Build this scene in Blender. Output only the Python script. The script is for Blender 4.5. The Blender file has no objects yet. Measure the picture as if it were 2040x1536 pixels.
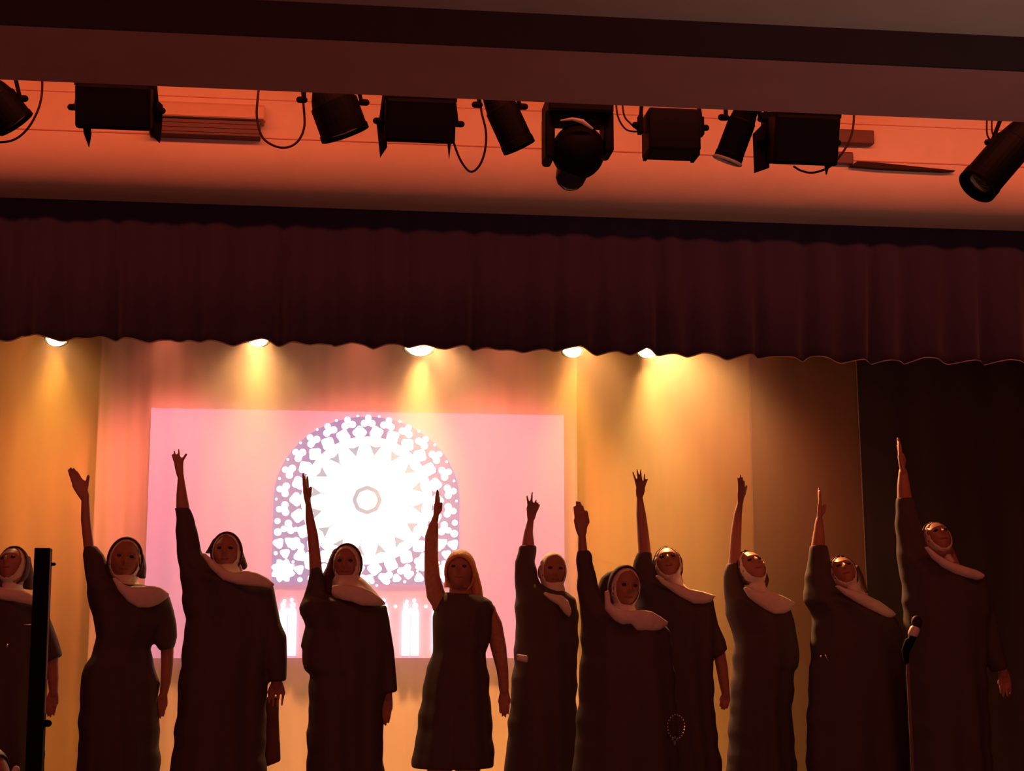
import bpy, bmesh, math, random
from mathutils import Vector, Matrix, Euler
random.seed(7)
PI = math.pi
SC = bpy.context.scene
COL = SC.collection

# ---------------------------------------------------------------- camera
F_PX = 3200.0
CAM = Vector((0.0, 0.0, 1.15))
PITCH = math.atan((1300.0 - 768.0) / F_PX)
YAW = math.radians(7.0)
ROT = Euler((PI / 2 + PITCH, 0.0, -YAW), 'XYZ')
cam_data = bpy.data.cameras.new('camera')
cam_data.sensor_fit = 'HORIZONTAL'
cam_data.sensor_width = 36.0
cam_data.lens = F_PX / 2040.0 * 36.0
cam = bpy.data.objects.new('camera', cam_data)
cam.location = CAM
cam.rotation_euler = ROT
COL.objects.link(cam)
SC.camera = cam
RM = ROT.to_matrix()


def P(u, v, Y):
    """point of the plane at depth Y that the photo shows at (u, v)"""
    d = RM @ Vector(((u - 1020.0) / F_PX, (768.0 - v) / F_PX, -1.0))
    return CAM + d * (Y / d.y)


def PZ(u, Y, z):
    """point at depth Y and height z, in the photo's column u (approx.)"""
    p = P(u, 1300, Y)
    return Vector((p.x, Y, z))


# ---------------------------------------------------------------- world, exposure, large lights
SC.view_settings.view_transform = 'Standard'
SC.view_settings.look = 'None'
SC.view_settings.gamma = 1.0
SC.view_settings.exposure = 0.0
SC.view_settings.use_curve_mapping = False
world = bpy.data.worlds.new('hall_ambience')
SC.world = world
world.use_nodes = True
bg = world.node_tree.nodes['Background']
bg.inputs[0].default_value = (0.55, 0.33, 0.30, 1)
bg.inputs[1].default_value = 0.016


def lamp(name, kind, loc, aim, energy, color, **kw):
    l = bpy.data.lights.new(name, kind)
    l.energy = energy
    l.color = color
    for k, v in kw.items():
        setattr(l, k, v)
    o = bpy.data.objects.new(name, l)
    o.location = loc
    d = Vector(aim) - Vector(loc)
    o.rotation_euler = d.to_track_quat('-Z', 'Y').to_euler()
    COL.objects.link(o)
    return o


# dim red fill added on the hall side, no lamp known there
lamp('front_fill', 'AREA', (-0.4, -1.5, 1.15), (0.7, 7.0, 1.5), 62, (1.0, 0.20, 0.15), shape='RECTANGLE', size=3.6, size_y=1.4)
# unseen warm area light added behind the ceiling beam to wash the bulkhead
lamp('bulkhead_fill', 'AREA', (0.9, 5.04, 3.34), (0.9, 6.05, 3.05), 22, (1.0, 0.16, 0.055), shape='RECTANGLE', size=6.5, size_y=0.06, spread=math.radians(130))
# unseen dim spot added to lift the hall ceiling
lamp('ceiling_fill', 'SPOT', (3.6, 1.9, 0.7), (2.6, 3.9, 3.0), 60, (1.0, 0.66, 0.52), spot_size=math.radians(62), spot_blend=1.0, shadow_soft_size=0.3)


# ---------------------------------------------------------------- materials
def mat(name, color, rough=0.8, metal=0.0, noise=0.0, nscale=30.0, bump=0.0, emis=None, estr=0.0, spec=0.3, sheen=0.0, trans=0.0, stretch=None):
    m = bpy.data.materials.new(name)
    m.use_nodes = True
    nt = m.node_tree
    b = nt.nodes['Principled BSDF']
    b.inputs['Base Color'].default_value = (*color, 1)
    b.inputs['Roughness'].default_value = rough
    b.inputs['Metallic'].default_value = metal
    b.inputs['Specular IOR Level'].default_value = spec
    if sheen:
        b.inputs['Sheen Weight'].default_value = sheen
    if emis:
        b.inputs['Emission Color'].default_value = (*emis, 1)
        b.inputs['Emission Strength'].default_value = estr
    if noise or bump:
        tc = nt.nodes.new('ShaderNodeTexCoord')
        mp = nt.nodes.new('ShaderNodeMapping')
        if stretch:
            mp.inputs['Scale'].default_value = stretch
        tx = nt.nodes.new('ShaderNodeTexNoise')
        tx.inputs['Scale'].default_value = nscale
        tx.inputs['Detail'].default_value = 5
        nt.links.new(tc.outputs['Object'], mp.inputs['Vector'])
        nt.links.new(mp.outputs['Vector'], tx.inputs['Vector'])
        if noise:
            mx = nt.nodes.new('ShaderNodeMix')
            mx.data_type = 'RGBA'
            mx.inputs['A'].default_value = (*[c * (1 - noise) for c in color], 1)
            mx.inputs['B'].default_value = (*[min(1, c * (1 + noise)) for c in color], 1)
            nt.links.new(tx.outputs['Fac'], mx.inputs['Factor'])
            nt.links.new(mx.outputs['Result'], b.inputs['Base Color'])
        if bump:
            bp = nt.nodes.new('ShaderNodeBump')
            bp.inputs['Strength'].default_value = bump
            bp.inputs['Distance'].default_value = 0.01
            nt.links.new(tx.outputs['Fac'], bp.inputs['Height'])
            nt.links.new(bp.outputs['Normal'], b.inputs['Normal'])
    return m


M = {}
M['wall'] = mat('bulkhead_paint', (0.80, 0.66, 0.56), 0.9, noise=0.06, nscale=14, bump=0.1)
M['beam'] = mat('beam_paint', (0.62, 0.32, 0.34), 0.9, noise=0.08, nscale=6)
M['fascia'] = mat('dark_fascia', (0.045, 0.035, 0.035), 0.9, noise=0.1, nscale=8)
M['ceiling'] = mat('ceiling_plaster', (0.75, 0.68, 0.62), 0.95, noise=0.08, nscale=5, bump=0.1)
M['valance'] = mat('maroon_velvet', (0.038, 0.028, 0.075), 0.95, noise=0.25, nscale=18, bump=0.25, stretch=(1, 1, 0.12), sheen=0.2)
M['hem'] = mat('hem_braid', (0.50, 0.38, 0.33), 0.8)
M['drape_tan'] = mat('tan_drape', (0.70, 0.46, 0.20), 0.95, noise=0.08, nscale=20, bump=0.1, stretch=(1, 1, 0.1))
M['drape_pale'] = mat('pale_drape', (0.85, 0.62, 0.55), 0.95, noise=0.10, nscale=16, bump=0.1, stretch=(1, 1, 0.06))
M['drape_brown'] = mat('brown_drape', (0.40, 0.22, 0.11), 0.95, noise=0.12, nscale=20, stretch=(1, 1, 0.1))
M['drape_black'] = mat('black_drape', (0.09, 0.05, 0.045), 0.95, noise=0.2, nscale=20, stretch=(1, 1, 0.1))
M['floor'] = mat('stage_boards', (0.16, 0.09, 0.05), 0.6, noise=0.3, nscale=3, stretch=(1, 12, 1))
M['robe'] = mat('black_habit', (0.085, 0.060, 0.060), 0.9, noise=0.15, nscale=12, bump=0.2, stretch=(1, 1, 0.3), spec=0.2)
M['robe_light'] = mat('brown_habit_lining', (0.16, 0.07, 0.045), 0.9, noise=0.15, nscale=12)
M['veil'] = mat('black_veil', (0.075, 0.03, 0.028), 0.85, noise=0.15, nscale=20)
M['wimple'] = mat('white_wimple', (0.75, 0.62, 0.55), 0.85, noise=0.14, nscale=22, bump=0.7)
M['skin'] = mat('skin', (0.40, 0.17, 0.12), 0.5, noise=0.08, nscale=30)
M['hair'] = mat('auburn_hair', (0.72, 0.32, 0.12), 0.55, noise=0.35, nscale=30, bump=0.5, stretch=(6, 6, 0.6))
M['sheer'] = mat('sheer_sleeve', (0.42, 0.19, 0.13), 0.8, noise=0.35, nscale=60)
M['lips'] = mat('lips', (0.30, 0.08, 0.07), 0.5)
M['eye'] = mat('dark_eye', (0.02, 0.012, 0.01), 0.2)
M['black'] = mat('black_enamel', (0.004, 0.003, 0.005), 0.6, noise=0.2, nscale=20, spec=0.12)
M['blackmatt'] = mat('matt_black_steel', (0.005, 0.004, 0.006), 0.8, spec=0.12)
M['cable'] = mat('cable_rubber', (0.03, 0.010, 0.008), 0.7)
M['lens'] = mat('dark_lens', (0.03, 0.03, 0.035), 0.1)
M['rim'] = mat('pale_rim', (0.75, 0.62, 0.55), 0.4, noise=0.1, nscale=40)
M['plastic'] = mat('grey_plastic', (0.16, 0.09, 0.10), 0.6, noise=0.05, nscale=30)
M['cream'] = mat('cream_plastic', (0.78, 0.56, 0.46), 0.6, noise=0.05, nscale=30)
M['chrome'] = mat('chrome', (0.75, 0.70, 0.68), 0.2, metal=1.0)
M['green'] = mat('green_cloth', (0.12, 0.20, 0.08), 0.9)
M['leather'] = mat('shoe_leather', (0.03, 0.018, 0.015), 0.5)
M['glow'] = mat('lamp_lens_glow', (1, 0.8, 0.4), 0.4, emis=(1.0, 0.62, 0.20), estr=14)
M['projection'] = mat('projected_pink_glow', (0.62, 0.50, 0.52), 0.9, noise=0.05, nscale=9, stretch=(1, 1, 0.05), emis=(1.0, 0.36, 0.80), estr=0.38)  # emission stands in for light projected on the drape, next three too
M['tracery'] = mat('projected_tracery_glow', (0.04, 0.04, 0.04), 0.9, emis=(0.50, 0.33, 0.66), estr=0.75)
M['pane'] = mat('projected_pane_glow', (0.5, 0.5, 0.5), 0.9, emis=(0.92, 0.86, 1.0), estr=1.7)
M['mark'] = mat('projected_grey_glow', (0.02, 0.02, 0.02), 0.9, emis=(0.72, 0.70, 0.78), estr=0.78)


# ---------------------------------------------------------------- mesh helpers
class MB:
    def __init__(self):
        self.v = []
        self.f = []

    def ring_loft(self, rings, cap=True):
        n = len(rings[0])
        b = len(self.v)
        for r in rings:
            self.v += [tuple(p) for p in r]
        for i in range(len(rings) - 1):
            for j in range(n):
                k = (j + 1) % n
                self.f.append((b + i * n + j, b + i * n + k, b + (i + 1) * n + k, b + (i + 1) * n + j))
        if cap:
            self.f.append(tuple(b + j for j in reversed(range(n))))
            m = b + (len(rings) - 1) * n
            self.f.append(tuple(m + j for j in range(n)))

    def tube(self, pts, radii, n=12, sy=1.0, cap=True):
        """tube along pts; round ends are made by extra shrinking rings"""
        pts = [Vector(p) for p in pts]
        if not hasattr(radii, '__len__'):
            radii = [radii] * len(pts)
        d0 = (pts[0] - pts[1]).normalized()
        d1 = (pts[-1] - pts[-2]).normalized()
        P2, R2 = [], []
        for a in (0.98, 0.75, 0.4):
            P2.append(pts[0] + d0 * radii[0] * a)
            R2.append(radii[0] * math.sqrt(1 - a * a))
        P2 += pts
        R2 += list(radii)
        for a in (0.4, 0.75, 0.98):
            P2.append(pts[-1] + d1 * radii[-1] * a)
            R2.append(radii[-1] * math.sqrt(1 - a * a))
        rings = []
        ref = Vector((0, 1, 0))
        for i, p in enumerate(P2):
            a = P2[max(0, i - 1)]
            c = P2[min(len(P2) - 1, i + 1)]
            t = (c - a).normalized()
            s = t.cross(ref)
            if s.length < 1e-3:
                s = t.cross(Vector((1, 0, 0)))
            s.normalize()
            w = s.cross(t).normalized()
            rings.append([p + s * (R2[i] * math.cos(2 * PI * j / n)) + w * (R2[i] * sy * math.sin(2 * PI * j / n)) for j in range(n)])
        self.ring_loft(rings, cap)

    def ellipsoid(self, c, r, rot=None, nu=20, nv=14, fn=None):
        c = Vector(c)
        b = len(self.v)
        for i in range(1, nv):
            th = PI * i / nv
            for j in range(nu):
                ph = 2 * PI * j / nu
                d = Vector((math.sin(th) * math.cos(ph), math.sin(th) * math.sin(ph), math.cos(th)))
                q = Vector((d.x * r[0], d.y * r[1], d.z * r[2]))
                if fn:
                    q = fn(d, q)
                if rot:
                    q = rot @ q
                self.v.append(tuple(c + q))
        for s in (1, -1):
            q = Vector((0, 0, s * r[2]))
            if fn:
                q = fn(Vector((0, 0, s)), q)
            if rot:
                q = rot @ q
            self.v.append(tuple(c + q))
        top = b + (nv - 1) * nu
        for i in range(nv - 2):
            for j in range(nu):
                k = (j + 1) % nu
                self.f.append((b + i * nu + j, b + (i + 1) * nu + j, b + (i + 1) * nu + k, b + i * nu + k))
        for j in range(nu):
            k = (j + 1) % nu
            self.f.append((top, b + j, b + k))
            self.f.append((top + 1, b + (nv - 2) * nu + k, b + (nv - 2) * nu + j))

    def box(self, lo, hi, rot=None, c=None):
        b = len(self.v)
        for x in (lo[0], hi[0]):
            for y in (lo[1], hi[1]):
                for z in (lo[2], hi[2]):
                    q = Vector((x, y, z))
                    if rot is not None:
                        q = rot @ q
                    if c is not None:
                        q = q + Vector(c)
                    self.v.append(tuple(q))
        for f in ((0, 1, 3, 2), (4, 6, 7, 5), (0, 4, 5, 1), (2, 3, 7, 6), (0, 2, 6, 4), (1, 5, 7, 3)):
            self.f.append(tuple(b + i for i in f))

    def prism(self, pts, y0, y1):
        """outline of (x, z) points given depth from y0 to y1"""
        n = len(pts)
        b = len(self.v)
        for y in (y0, y1):
            self.v += [(p[0], y, p[1]) for p in pts]
        self.f.append(tuple(b + i for i in range(n)))
        self.f.append(tuple(b + n + i for i in reversed(range(n))))
        for i in range(n):
            k = (i + 1) % n
            self.f.append((b + i, b + n + i, b + n + k, b + k))

    def band(self, pairs, Y, th, dy=None, n=16, ends=True):
        """swept flat-oval section between paired photo points"""
        rings = []
        for i, (a, c) in enumerate(pairs):
            off = dy[i] if dy else 0.0
            pa, pc = P(a[0], a[1], Y + off), P(c[0], c[1], Y + off)
            m = (pa + pc) / 2
            h = (pa - pc) / 2
            t = th[i] if hasattr(th, '__len__') else th
            rings.append([m + h * math.cos(2 * PI * j / n) + Vector((0, t * math.sin(2 * PI * j / n), 0)) for j in range(n)])
        self.ring_loft(rings)

    def mesh(self, name):
        me = bpy.data.meshes.new(name)
        me.from_pydata(self.v, [], self.f)
        bm = bmesh.new()
        bm.from_mesh(me)
        bmesh.ops.recalc_face_normals(bm, faces=bm.faces)
        bm.to_mesh(me)
        bm.free()
        return me

    def build(self, name, m, parent=None, smooth=True, remesh=0.0, bevel=0.0, relax=2):
        me = self.mesh(name)
        me.materials.append(m)
        o = bpy.data.objects.new(name, me)
        COL.objects.link(o)
        if smooth:
            for p in me.polygons:
                p.use_smooth = True
        if remesh:
            r = o.modifiers.new('remesh', 'REMESH')
            r.mode = 'VOXEL'
            r.voxel_size = remesh
            r.use_smooth_shade = True
            if relax:
                s = o.modifiers.new('smooth', 'SMOOTH')
                s.factor = 0.5
                s.iterations = relax
        if bevel:
            b = o.modifiers.new('bevel', 'BEVEL')
            b.width = bevel
            b.segments = 2
        if parent is not None:
            o.parent = parent
            o.matrix_parent_inverse = Matrix.Translation(-parent.location)
        return o


def tag(o, label=None, cat=None, group=None, kind=None):
    if label:
        o['label'] = label
    if cat:
        o['category'] = cat
    if group:
        o['group'] = group
    if kind:
        o['kind'] = kind
    return o


def thing(name, loc, label, cat, group=None):
    o = bpy.data.objects.new(name, None)
    o.location = loc
    o.empty_display_size = 0.1
    COL.objects.link(o)
    bpy.context.view_layer.update()
    return tag(o, label, cat, group)


def interp(tab, x):
    if x <= tab[0][0]:
        return tab[0][1]
    for (a, b), (c, d) in zip(tab, tab[1:]):
        if x <= c:
            return b + (d - b) * (x - a) / (c - a)
    return tab[-1][1]


# ---------------------------------------------------------------- structure
XL, XR = -3.6, 5.2
Z_SOFFIT, Y_B0, Y_B1 = 2.90, 4.50, 4.96
Z_SOFFIT = P(1020, 97, Y_B0).z
Y_B1 = Y_B0 * (1300 - 97) / (1300 - 207)
Z_CEIL = P(1320, 42, Y_B0).z + 0.0

mb = MB(); mb.box((XL, 5.3, -0.2), (XR, 9.6, 0.0)); tag(mb.build('floor', M['floor'], smooth=False), kind='structure')
mb = MB(); mb.box((XL, -3.0, Z_CEIL), (XR, Y_B0 + 0.02, Z_CEIL + 0.1)); tag(mb.build('ceiling', M['ceiling'], smooth=False), kind='structure')
# boxed beam across the hall ceiling: dark fascia towards the hall, painted soffit
mb = MB(); mb.box((XL, Y_B0, Z_SOFFIT), (XR, Y_B1, 4.85)); tag(mb.build('trim_1', M['beam'], smooth=False), kind='structure')
mb = MB(); mb.box((XL, Y_B0 - 0.012, Z_SOFFIT), (XR, Y_B0 - 0.001, Z_CEIL + 0.05)); tag(mb.build('trim_2', M['fascia'], smooth=False), kind='structure')
mb = MB(); mb.box((XL, Y_B1, 4.85), (XR, 9.7, 4.95)); tag(mb.build('trim_3', M['fascia'], smooth=False), kind='structure')
# bulkhead over the stage with a rounded lower edge
YW = 6.05
Z_VT = P(1020, 404, 6.25).z
prof = [(YW, 4.85)]
RC = 0.20
zb = Z_VT - 0.02
for i in range(0, 13):
    a = PI / 2 * i / 12
    prof.append((YW + RC - RC * math.cos(a), zb + RC * 0.9 - RC * 0.9 * math.sin(a)))
prof.append((YW + 0.30, zb))
prof.append((YW + 0.30, 4.85))
mb = MB()
mb.ring_loft([[(x, y, z) for (y, z) in prof] for x in (XL, XR)])
o = mb.build('wall_front', M['wall'], smooth=False); tag(o, kind='structure')
for p in o.data.polygons:
    p.use_smooth = len(p.vertices) == 4
es = o.modifiers.new('es', 'EDGE_SPLIT'); es.split_angle = math.radians(30)
mb = MB(); mb.box((XL, 9.5, 0), (XR, 9.6, 4.85)); tag(mb.build('wall_back', M['drape_black'], smooth=False), kind='structure')
mb = MB(); mb.box((XL - 0.1, 4.5, 0), (XL, 9.6, 4.85)); tag(mb.build('wall_left', M['fascia'], smooth=False), kind='structure')
mb = MB(); mb.box((XR, 4.5, 0), (XR + 0.1, 9.6, 4.85)); tag(mb.build('wall_right', M['fascia'], smooth=False), kind='structure')
# thin joint battens on the bulkhead
def wall_strip(u0, v0, u1, v1, h, d, name, m=M['wall']):
    a, b = P(u0, v0, YW), P(u1, v1, YW)
    z = (a.z + b.z) / 2
    q = MB(); q.box((a.x, YW - d, z - h / 2), (b.x, YW + 0.001, z + h / 2))
    return q.build(name, m, smooth=False)
tag(wall_strip(-30, 260, 2100, 330, 0.004, 0.004, 'trim_4', M['beam']), kind='structure')
tag(wall_strip(-30, 178, 2100, 262, 0.003, 0.003, 'trim_5', M['beam']), kind='structure')


# ---------------------------------------------------------------- valance
HEM = [(-300, 668), (-120, 660), (0, 671), (34, 668), (62, 661), (86, 670), (113, 672), (148, 667), (192, 669), (226, 673), (237, 670), (295, 676), (336, 670), (360, 677), (412, 675), (463, 681),
       (508, 672), (522, 671), (549, 682), (583, 679), (618, 682), (662, 679), (666, 683), (700, 680), (745, 690), (800, 682), (817, 685), (848, 684), (892, 691), (937, 685), (944, 691), (1009, 691),
       (1047, 696), (1064, 694), (1119, 694), (1156, 688), (1194, 702), (1235, 697), (1263, 702), (1290, 690), (1318, 702), (1376, 706), (1402, 700), (1440, 704), (1457, 711), (1508, 702), (1513, 709),
       (1577, 710), (1608, 715), (1621, 705), (1683, 718), (1738, 712), (1745, 720), (1803, 713), (1810, 720), (1841, 711), (1875, 712), (1899, 720), (1965, 713), (1968, 722), (2009, 716), (2040, 720), (2200, 722), (2420, 728)]
FOLDS = [-180, -60, 12, 58, 120, 165, 225, 290, 340, 395, 463, 500, 560, 618, 664, 745, 810, 880, 942, 1000, 1047, 1110, 1194, 1263, 1318, 1376, 1450, 1511, 1608, 1683, 1742, 1807, 1899, 1966, 2060, 2200]
YV = 6.40
def fold_depth(u, t, amp=0.062):
    d = 0.0
    for k, f in enumerate(FOLDS):
        w = 14 + 6 * (k % 3)
        d += math.exp(-((u - f) / w) ** 2) * (1.0 if k % 2 == 0 else 0.7)
    d = min(d, 1.2)
    return amp * (0.15 + 0.85 * t) * d * 1.3 + 0.010 * t * math.sin(u * 0.045 + 1.3)
mb = MB()
us = [-300 + 5 * i for i in range(545)]
NV = 18
zt = Z_VT + 0.06
hempts = []
cols = []
for u in us:
    x0 = P(u, 690, YV).x
    zh = P(u, interp(HEM, u), YV).z
    colp = []
    for j in range(NV + 1):
        t = j / NV
        y = YV + fold_depth(u + 3 * math.sin(t * 2.0 + u * .01), t)
        colp.append((x0, y, zt + (zh - zt) * t))
    cols.append(colp)
    hempts.append(Vector(colp[-1]))
for c in cols:
    mb.v += c
n = NV + 1
for i in range(len(cols) - 1):
    for j in range(NV):
        mb.f.append((i * n + j, i * n + j + 1, (i + 1) * n + j + 1, (i + 1) * n + j))
val = thing('stage_valance', ((XL + XR) / 2, YV, zt), 'dark maroon velvet stage valance with soft pleats hanging below the orange bulkhead', 'valance')
o = mb.build('pleated_cloth', M['valance'], val)
sd = o.modifiers.new('solid', 'SOLIDIFY'); sd.thickness = 0.006
mb = MB(); mb.tube([p + Vector((0, -0.004, -0.002)) for p in hempts], 0.0026, n=6)
o = mb.build('hem_braid', M['hem'], val); o['label'] = 'thin pale braid along the scalloped hem'


# ---------------------------------------------------------------- backdrop drapes
def drape(u0, u1, Y, ztop, m, label, amp, freq, phase=0.0, name='stage_curtain', seam=False, lean=0.0, fold=0.0):
    xa, xb = P(u0, 1000, Y).x, P(u1, 1000, Y).x
    root = thing(name, ((xa + xb) / 2, Y, 0.02), label, 'curtain', 'drapes at the back of the stage')
    nx = max(12, int((xb - xa) / 0.012)); nz = 24
    q = MB()
    for i in range(nx + 1):
        x = xa + (xb - xa) * i / nx
        for j in range(nz + 1):
            z = 0.02 + (ztop - 0.02) * j / nz
            s = x * freq + phase
            w = math.sin(s) + 0.45 * math.sin(2.3 * s + 1.1) + 0.25 * math.sin(5.1 * s + 0.3 + z)
            gk = 1 + fold * math.exp(-((x - xa) / 0.45) ** 2)
            q.v.append((x + lean * (ztop - z), Y + gk * amp * w * (0.75 + 0.25 * (1 - j / nz)), z))
    for i in range(nx):
        for j in range(nz):
            a = i * (nz + 1) + j
            q.f.append((a, a + 1, a + nz + 2, a + nz + 1))
    o = q.build('cloth', m, root)
    sd = o.modifiers.new('solid', 'SOLIDIFY'); sd.thickness = 0.004
    if seam:
        q = MB(); q.tube([(xa + lean * (ztop - z), Y - amp * 1.7 - 0.006, z) for z in (0.03, 1.0, 2.0, ztop)], 0.0035, n=8)
        e = q.build('seam', M['hem'], root)
    q = MB(); q.tube([(xa, Y, ztop), (xb, Y, ztop)], 0.02, n=8)
    q.build('heading', m, root)
    return root


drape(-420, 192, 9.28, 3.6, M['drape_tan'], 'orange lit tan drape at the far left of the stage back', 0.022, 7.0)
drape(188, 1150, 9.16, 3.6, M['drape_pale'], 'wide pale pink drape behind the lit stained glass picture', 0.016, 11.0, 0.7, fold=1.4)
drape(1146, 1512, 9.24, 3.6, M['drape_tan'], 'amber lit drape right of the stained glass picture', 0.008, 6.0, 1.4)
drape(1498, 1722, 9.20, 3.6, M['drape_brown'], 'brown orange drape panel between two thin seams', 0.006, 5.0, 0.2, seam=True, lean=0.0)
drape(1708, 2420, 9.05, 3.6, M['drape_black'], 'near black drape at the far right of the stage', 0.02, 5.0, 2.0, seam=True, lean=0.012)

# ---------------------------------------------------------------- projected stained glass picture, its light built as emissive panels
YS = 9.08
S = YS / F_PX
c0 = P(302, 808, YS); c1 = P(1123, 832, YS)
zbot = P(733, 1311, YS).z
scr = thing('projected_light_panel', ((c0.x + c1.x) / 2, YS, zbot), 'pink projected light rectangle with a white rose window picture on the back drape', 'projection')
mb = MB()
nx = 120
fr, bk = [], []
ztp = (c0.z + c1.z) / 2
rings = []
for i in range(nx + 1):
    x = c0.x + (c1.x - c0.x) * i / nx
    k = max(0.0, 1 - (x - c0.x) / 0.9)
    y = YS + 0.012 * k * math.sin(x * 42) + 0.002 * math.sin(x * 15)
    rings.append([(x, y, zbot), (x, y, ztp), (x, y + 0.006, ztp), (x, y + 0.006, zbot)])
mb.ring_loft(rings)
o = mb.build('emissive_panel', M['projection'], scr, smooth=False)
for p in o.data.polygons:
    p.use_smooth = True
es = o.modifiers.new('es', 'EDGE_SPLIT'); es.split_angle = math.radians(50)
cen = P(731, 997, YS)
def W2(du, dv):
    """offset from the rose centre in photo pixels -> (x, z)"""
    return (cen.x + du * S * 1.005, cen.z - dv * S * 0.985)
def disc(q, du, dv, r, y, n=18, lob=0, la=0.0, ph=0.0):
    pts = []
    for j in range(n):
        a = 2 * PI * j / n
        rr = r * (1 + la * math.cos(lob * a + ph)) if lob else r
        pts.append(W2(du + rr * math.cos(a), dv + rr * math.sin(a)))
    q.prism(list(reversed(pts)), y, y + 0.002)
HW, RR = 183, 170
# backing tracery: arch shape
arch = []
for i in range(41):
    a = PI - PI * i / 40
    arch.append(W2(HW * math.cos(a), -RR * math.sin(a)))
arch += [W2(HW, 168), W2(-HW, 168)]
mb = MB(); mb.prism(arch, YS - 0.018, YS - 0.015)
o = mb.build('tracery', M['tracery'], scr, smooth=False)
mb = MB(); mk = MB()
YP = YS - 0.022
NR = 26
for k in range(NR):
    a = 2 * PI * (k + 0.5) / NR
    for (r0, sz) in ((160, 7.5),):
        ca, sa = math.cos(a), math.sin(a)
        cu, cv = r0 * ca * 1.03, r0 * sa
        if cv > 150 and False:
            continue
        yo = -0.0004 * (k % 3)
        disc(mb, cu + 7.5 * ca, cv + 7.5 * sa, 6.5, YP + yo - .0001)
        disc(mb, cu - 4 * ca - 7.5 * sa, cv - 4 * sa + 7.5 * ca, 7.2, YP + yo - .0002)
        disc(mb, cu - 4 * ca + 7.5 * sa, cv - 4 * sa - 7.5 * ca, 7.2, YP + yo - .0003)
        disc(mb, cu - 2 * ca, cv - 2 * sa, 7, YP + yo - .0004)
    a2 = 2 * PI * k / NR
    ca, sa = math.cos(a2), math.sin(a2)
    disc(mb, 138 * ca, 138 * sa, 13.0, YP - 0.0016 - .0001 * (k % 2), lob=4, la=0.12, ph=k)
    disc(mb, 172 * ca * 1.03, 172 * sa, 2.6, YP - 0.0016, n=10)
disc(mb, 0, 0, 129, YP - 0.0030, n=72)
# grey marks inside the big white rose
YM = YP - 0.006
for k in range(16):
    a = 2 * PI * (k + 0.35) / 16
    r = 104
    tri = []
    for (dr, da) in ((-13, 0), (8, -0.105), (4, 0), (8, 0.105)):
        tri.append(W2((r + dr) * math.cos(a + da), (r + dr) * math.sin(a + da)))
    mk.prism(list(reversed(tri)), YM, YM + 0.001)
    if k % 2 == 0:
        l0, l1 = 62, 92
        tri = [W2(l0 * math.cos(a) , l0 * math.sin(a)), W2(l1 * math.cos(a - 0.008), l1 * math.sin(a - 0.008)), W2(l1 * math.cos(a + 0.008), l1 * math.sin(a + 0.008))]
        mk.prism(list(reversed(tri)), YM, YM + 0.001)
for k in range(32):
    a, b = 2 * PI * k / 32, 2 * PI * (k + 1) / 32
    q = []
    for (r, t) in ((20, a), (28, a), (28, b), (20, b)):
        rr = r * (1 + 0.03 * math.cos(8 * t))
        q.append(W2(rr * math.cos(t), rr * math.sin(t)))
    mk.prism(q, YM, YM + 0.001)
# corner roundels
for sgn in (-1, 1):
    for (du, dv, r, lob) in ((-161, 142, 22, 8), (-171, 88, 10, 3), (-148, 86, 10, 3), (-173, 66, 7.5, 0), (-128, 112, 12, 3), (-158, 108, 9, 3), (-138, 60, 5, 0), (-152, 62, 3.5, 0), (-176, 108, 4, 0),
                             (-130, 140, 9, 3), (-128, 160, 5, 0), (-108, 132, 10, 3), (-104, 155, 9, 3), (-84, 148, 9, 3), (-174, 44, 6, 0), (-60, 156, 8, 3), (-36, 161, 6, 3), (-12, 163, 5, 0), (-142, 125, 3, 0), (-76, 163, 3, 0)):
        disc(mb, sgn * -1 * du * -1 if False else du * (1 if sgn < 0 else -1), dv, r, YP - 0.004, n=24, lob=lob, la=0.16 if lob else 0, ph=0.6 * dv)
o = mb.build('projected_rose_panes', M['pane'], scr, smooth=False)
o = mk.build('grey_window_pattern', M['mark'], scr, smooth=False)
# row of lancets under the rose
mb = MB(); mt = MB()
for k in range(6):
    cu = -150 + 59.5 * k
    for s_ in (-1, 1):
        u0 = cu + s_ * 9.2
        pts = [W2(u0 - 7.6, 309), W2(u0 - 7.6, 226), W2(u0 - 5, 217), W2(u0, 211), W2(u0 + 5, 217), W2(u0 + 7.6, 226), W2(u0 + 7.6, 309)]
        mb.prism(pts, YP, YP + 0.002)
        disc(mb, u0, 207 + 3, 5.4, YP - 0.0006, n=14)
    disc(mb, cu, 222, 6.5, YP - 0.0008, n=14)
    disc(mb, cu - 7, 202, 3.4, YP - 0.0008, n=10)
    disc(mb, cu + 7, 200, 3.8, YP - 0.0008, n=10)
    disc(mb, cu + 30, 212, 3.4, YP - 0.0008, n=10)
mb.build('projected_lancet_panes', M['pane'], scr, smooth=False)

# ---------------------------------------------------------------- haze
mb = MB(); mb.box((XL + 0.1, 7.75, 0.3), (4.4, 8.96, 3.5))
hz = mb.build('haze', mat('haze_dummy', (1, 1, 1)), smooth=False)
nt = hz.data.materials[0].node_tree
nt.nodes.remove(nt.nodes['Principled BSDF'])
vs = nt.nodes.new('ShaderNodeVolumePrincipled')
vs.inputs['Color'].default_value = (1, 0.85, 0.65, 1)
vs.inputs['Density'].default_value = 0.15
vs.inputs['Anisotropy'].default_value = 0.2
nt.links.new(vs.outputs[0], nt.nodes['Material Output'].inputs['Volume'])
tag(hz, 'thin stage haze glowing under the backlights', 'haze', kind='stuff')

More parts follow.
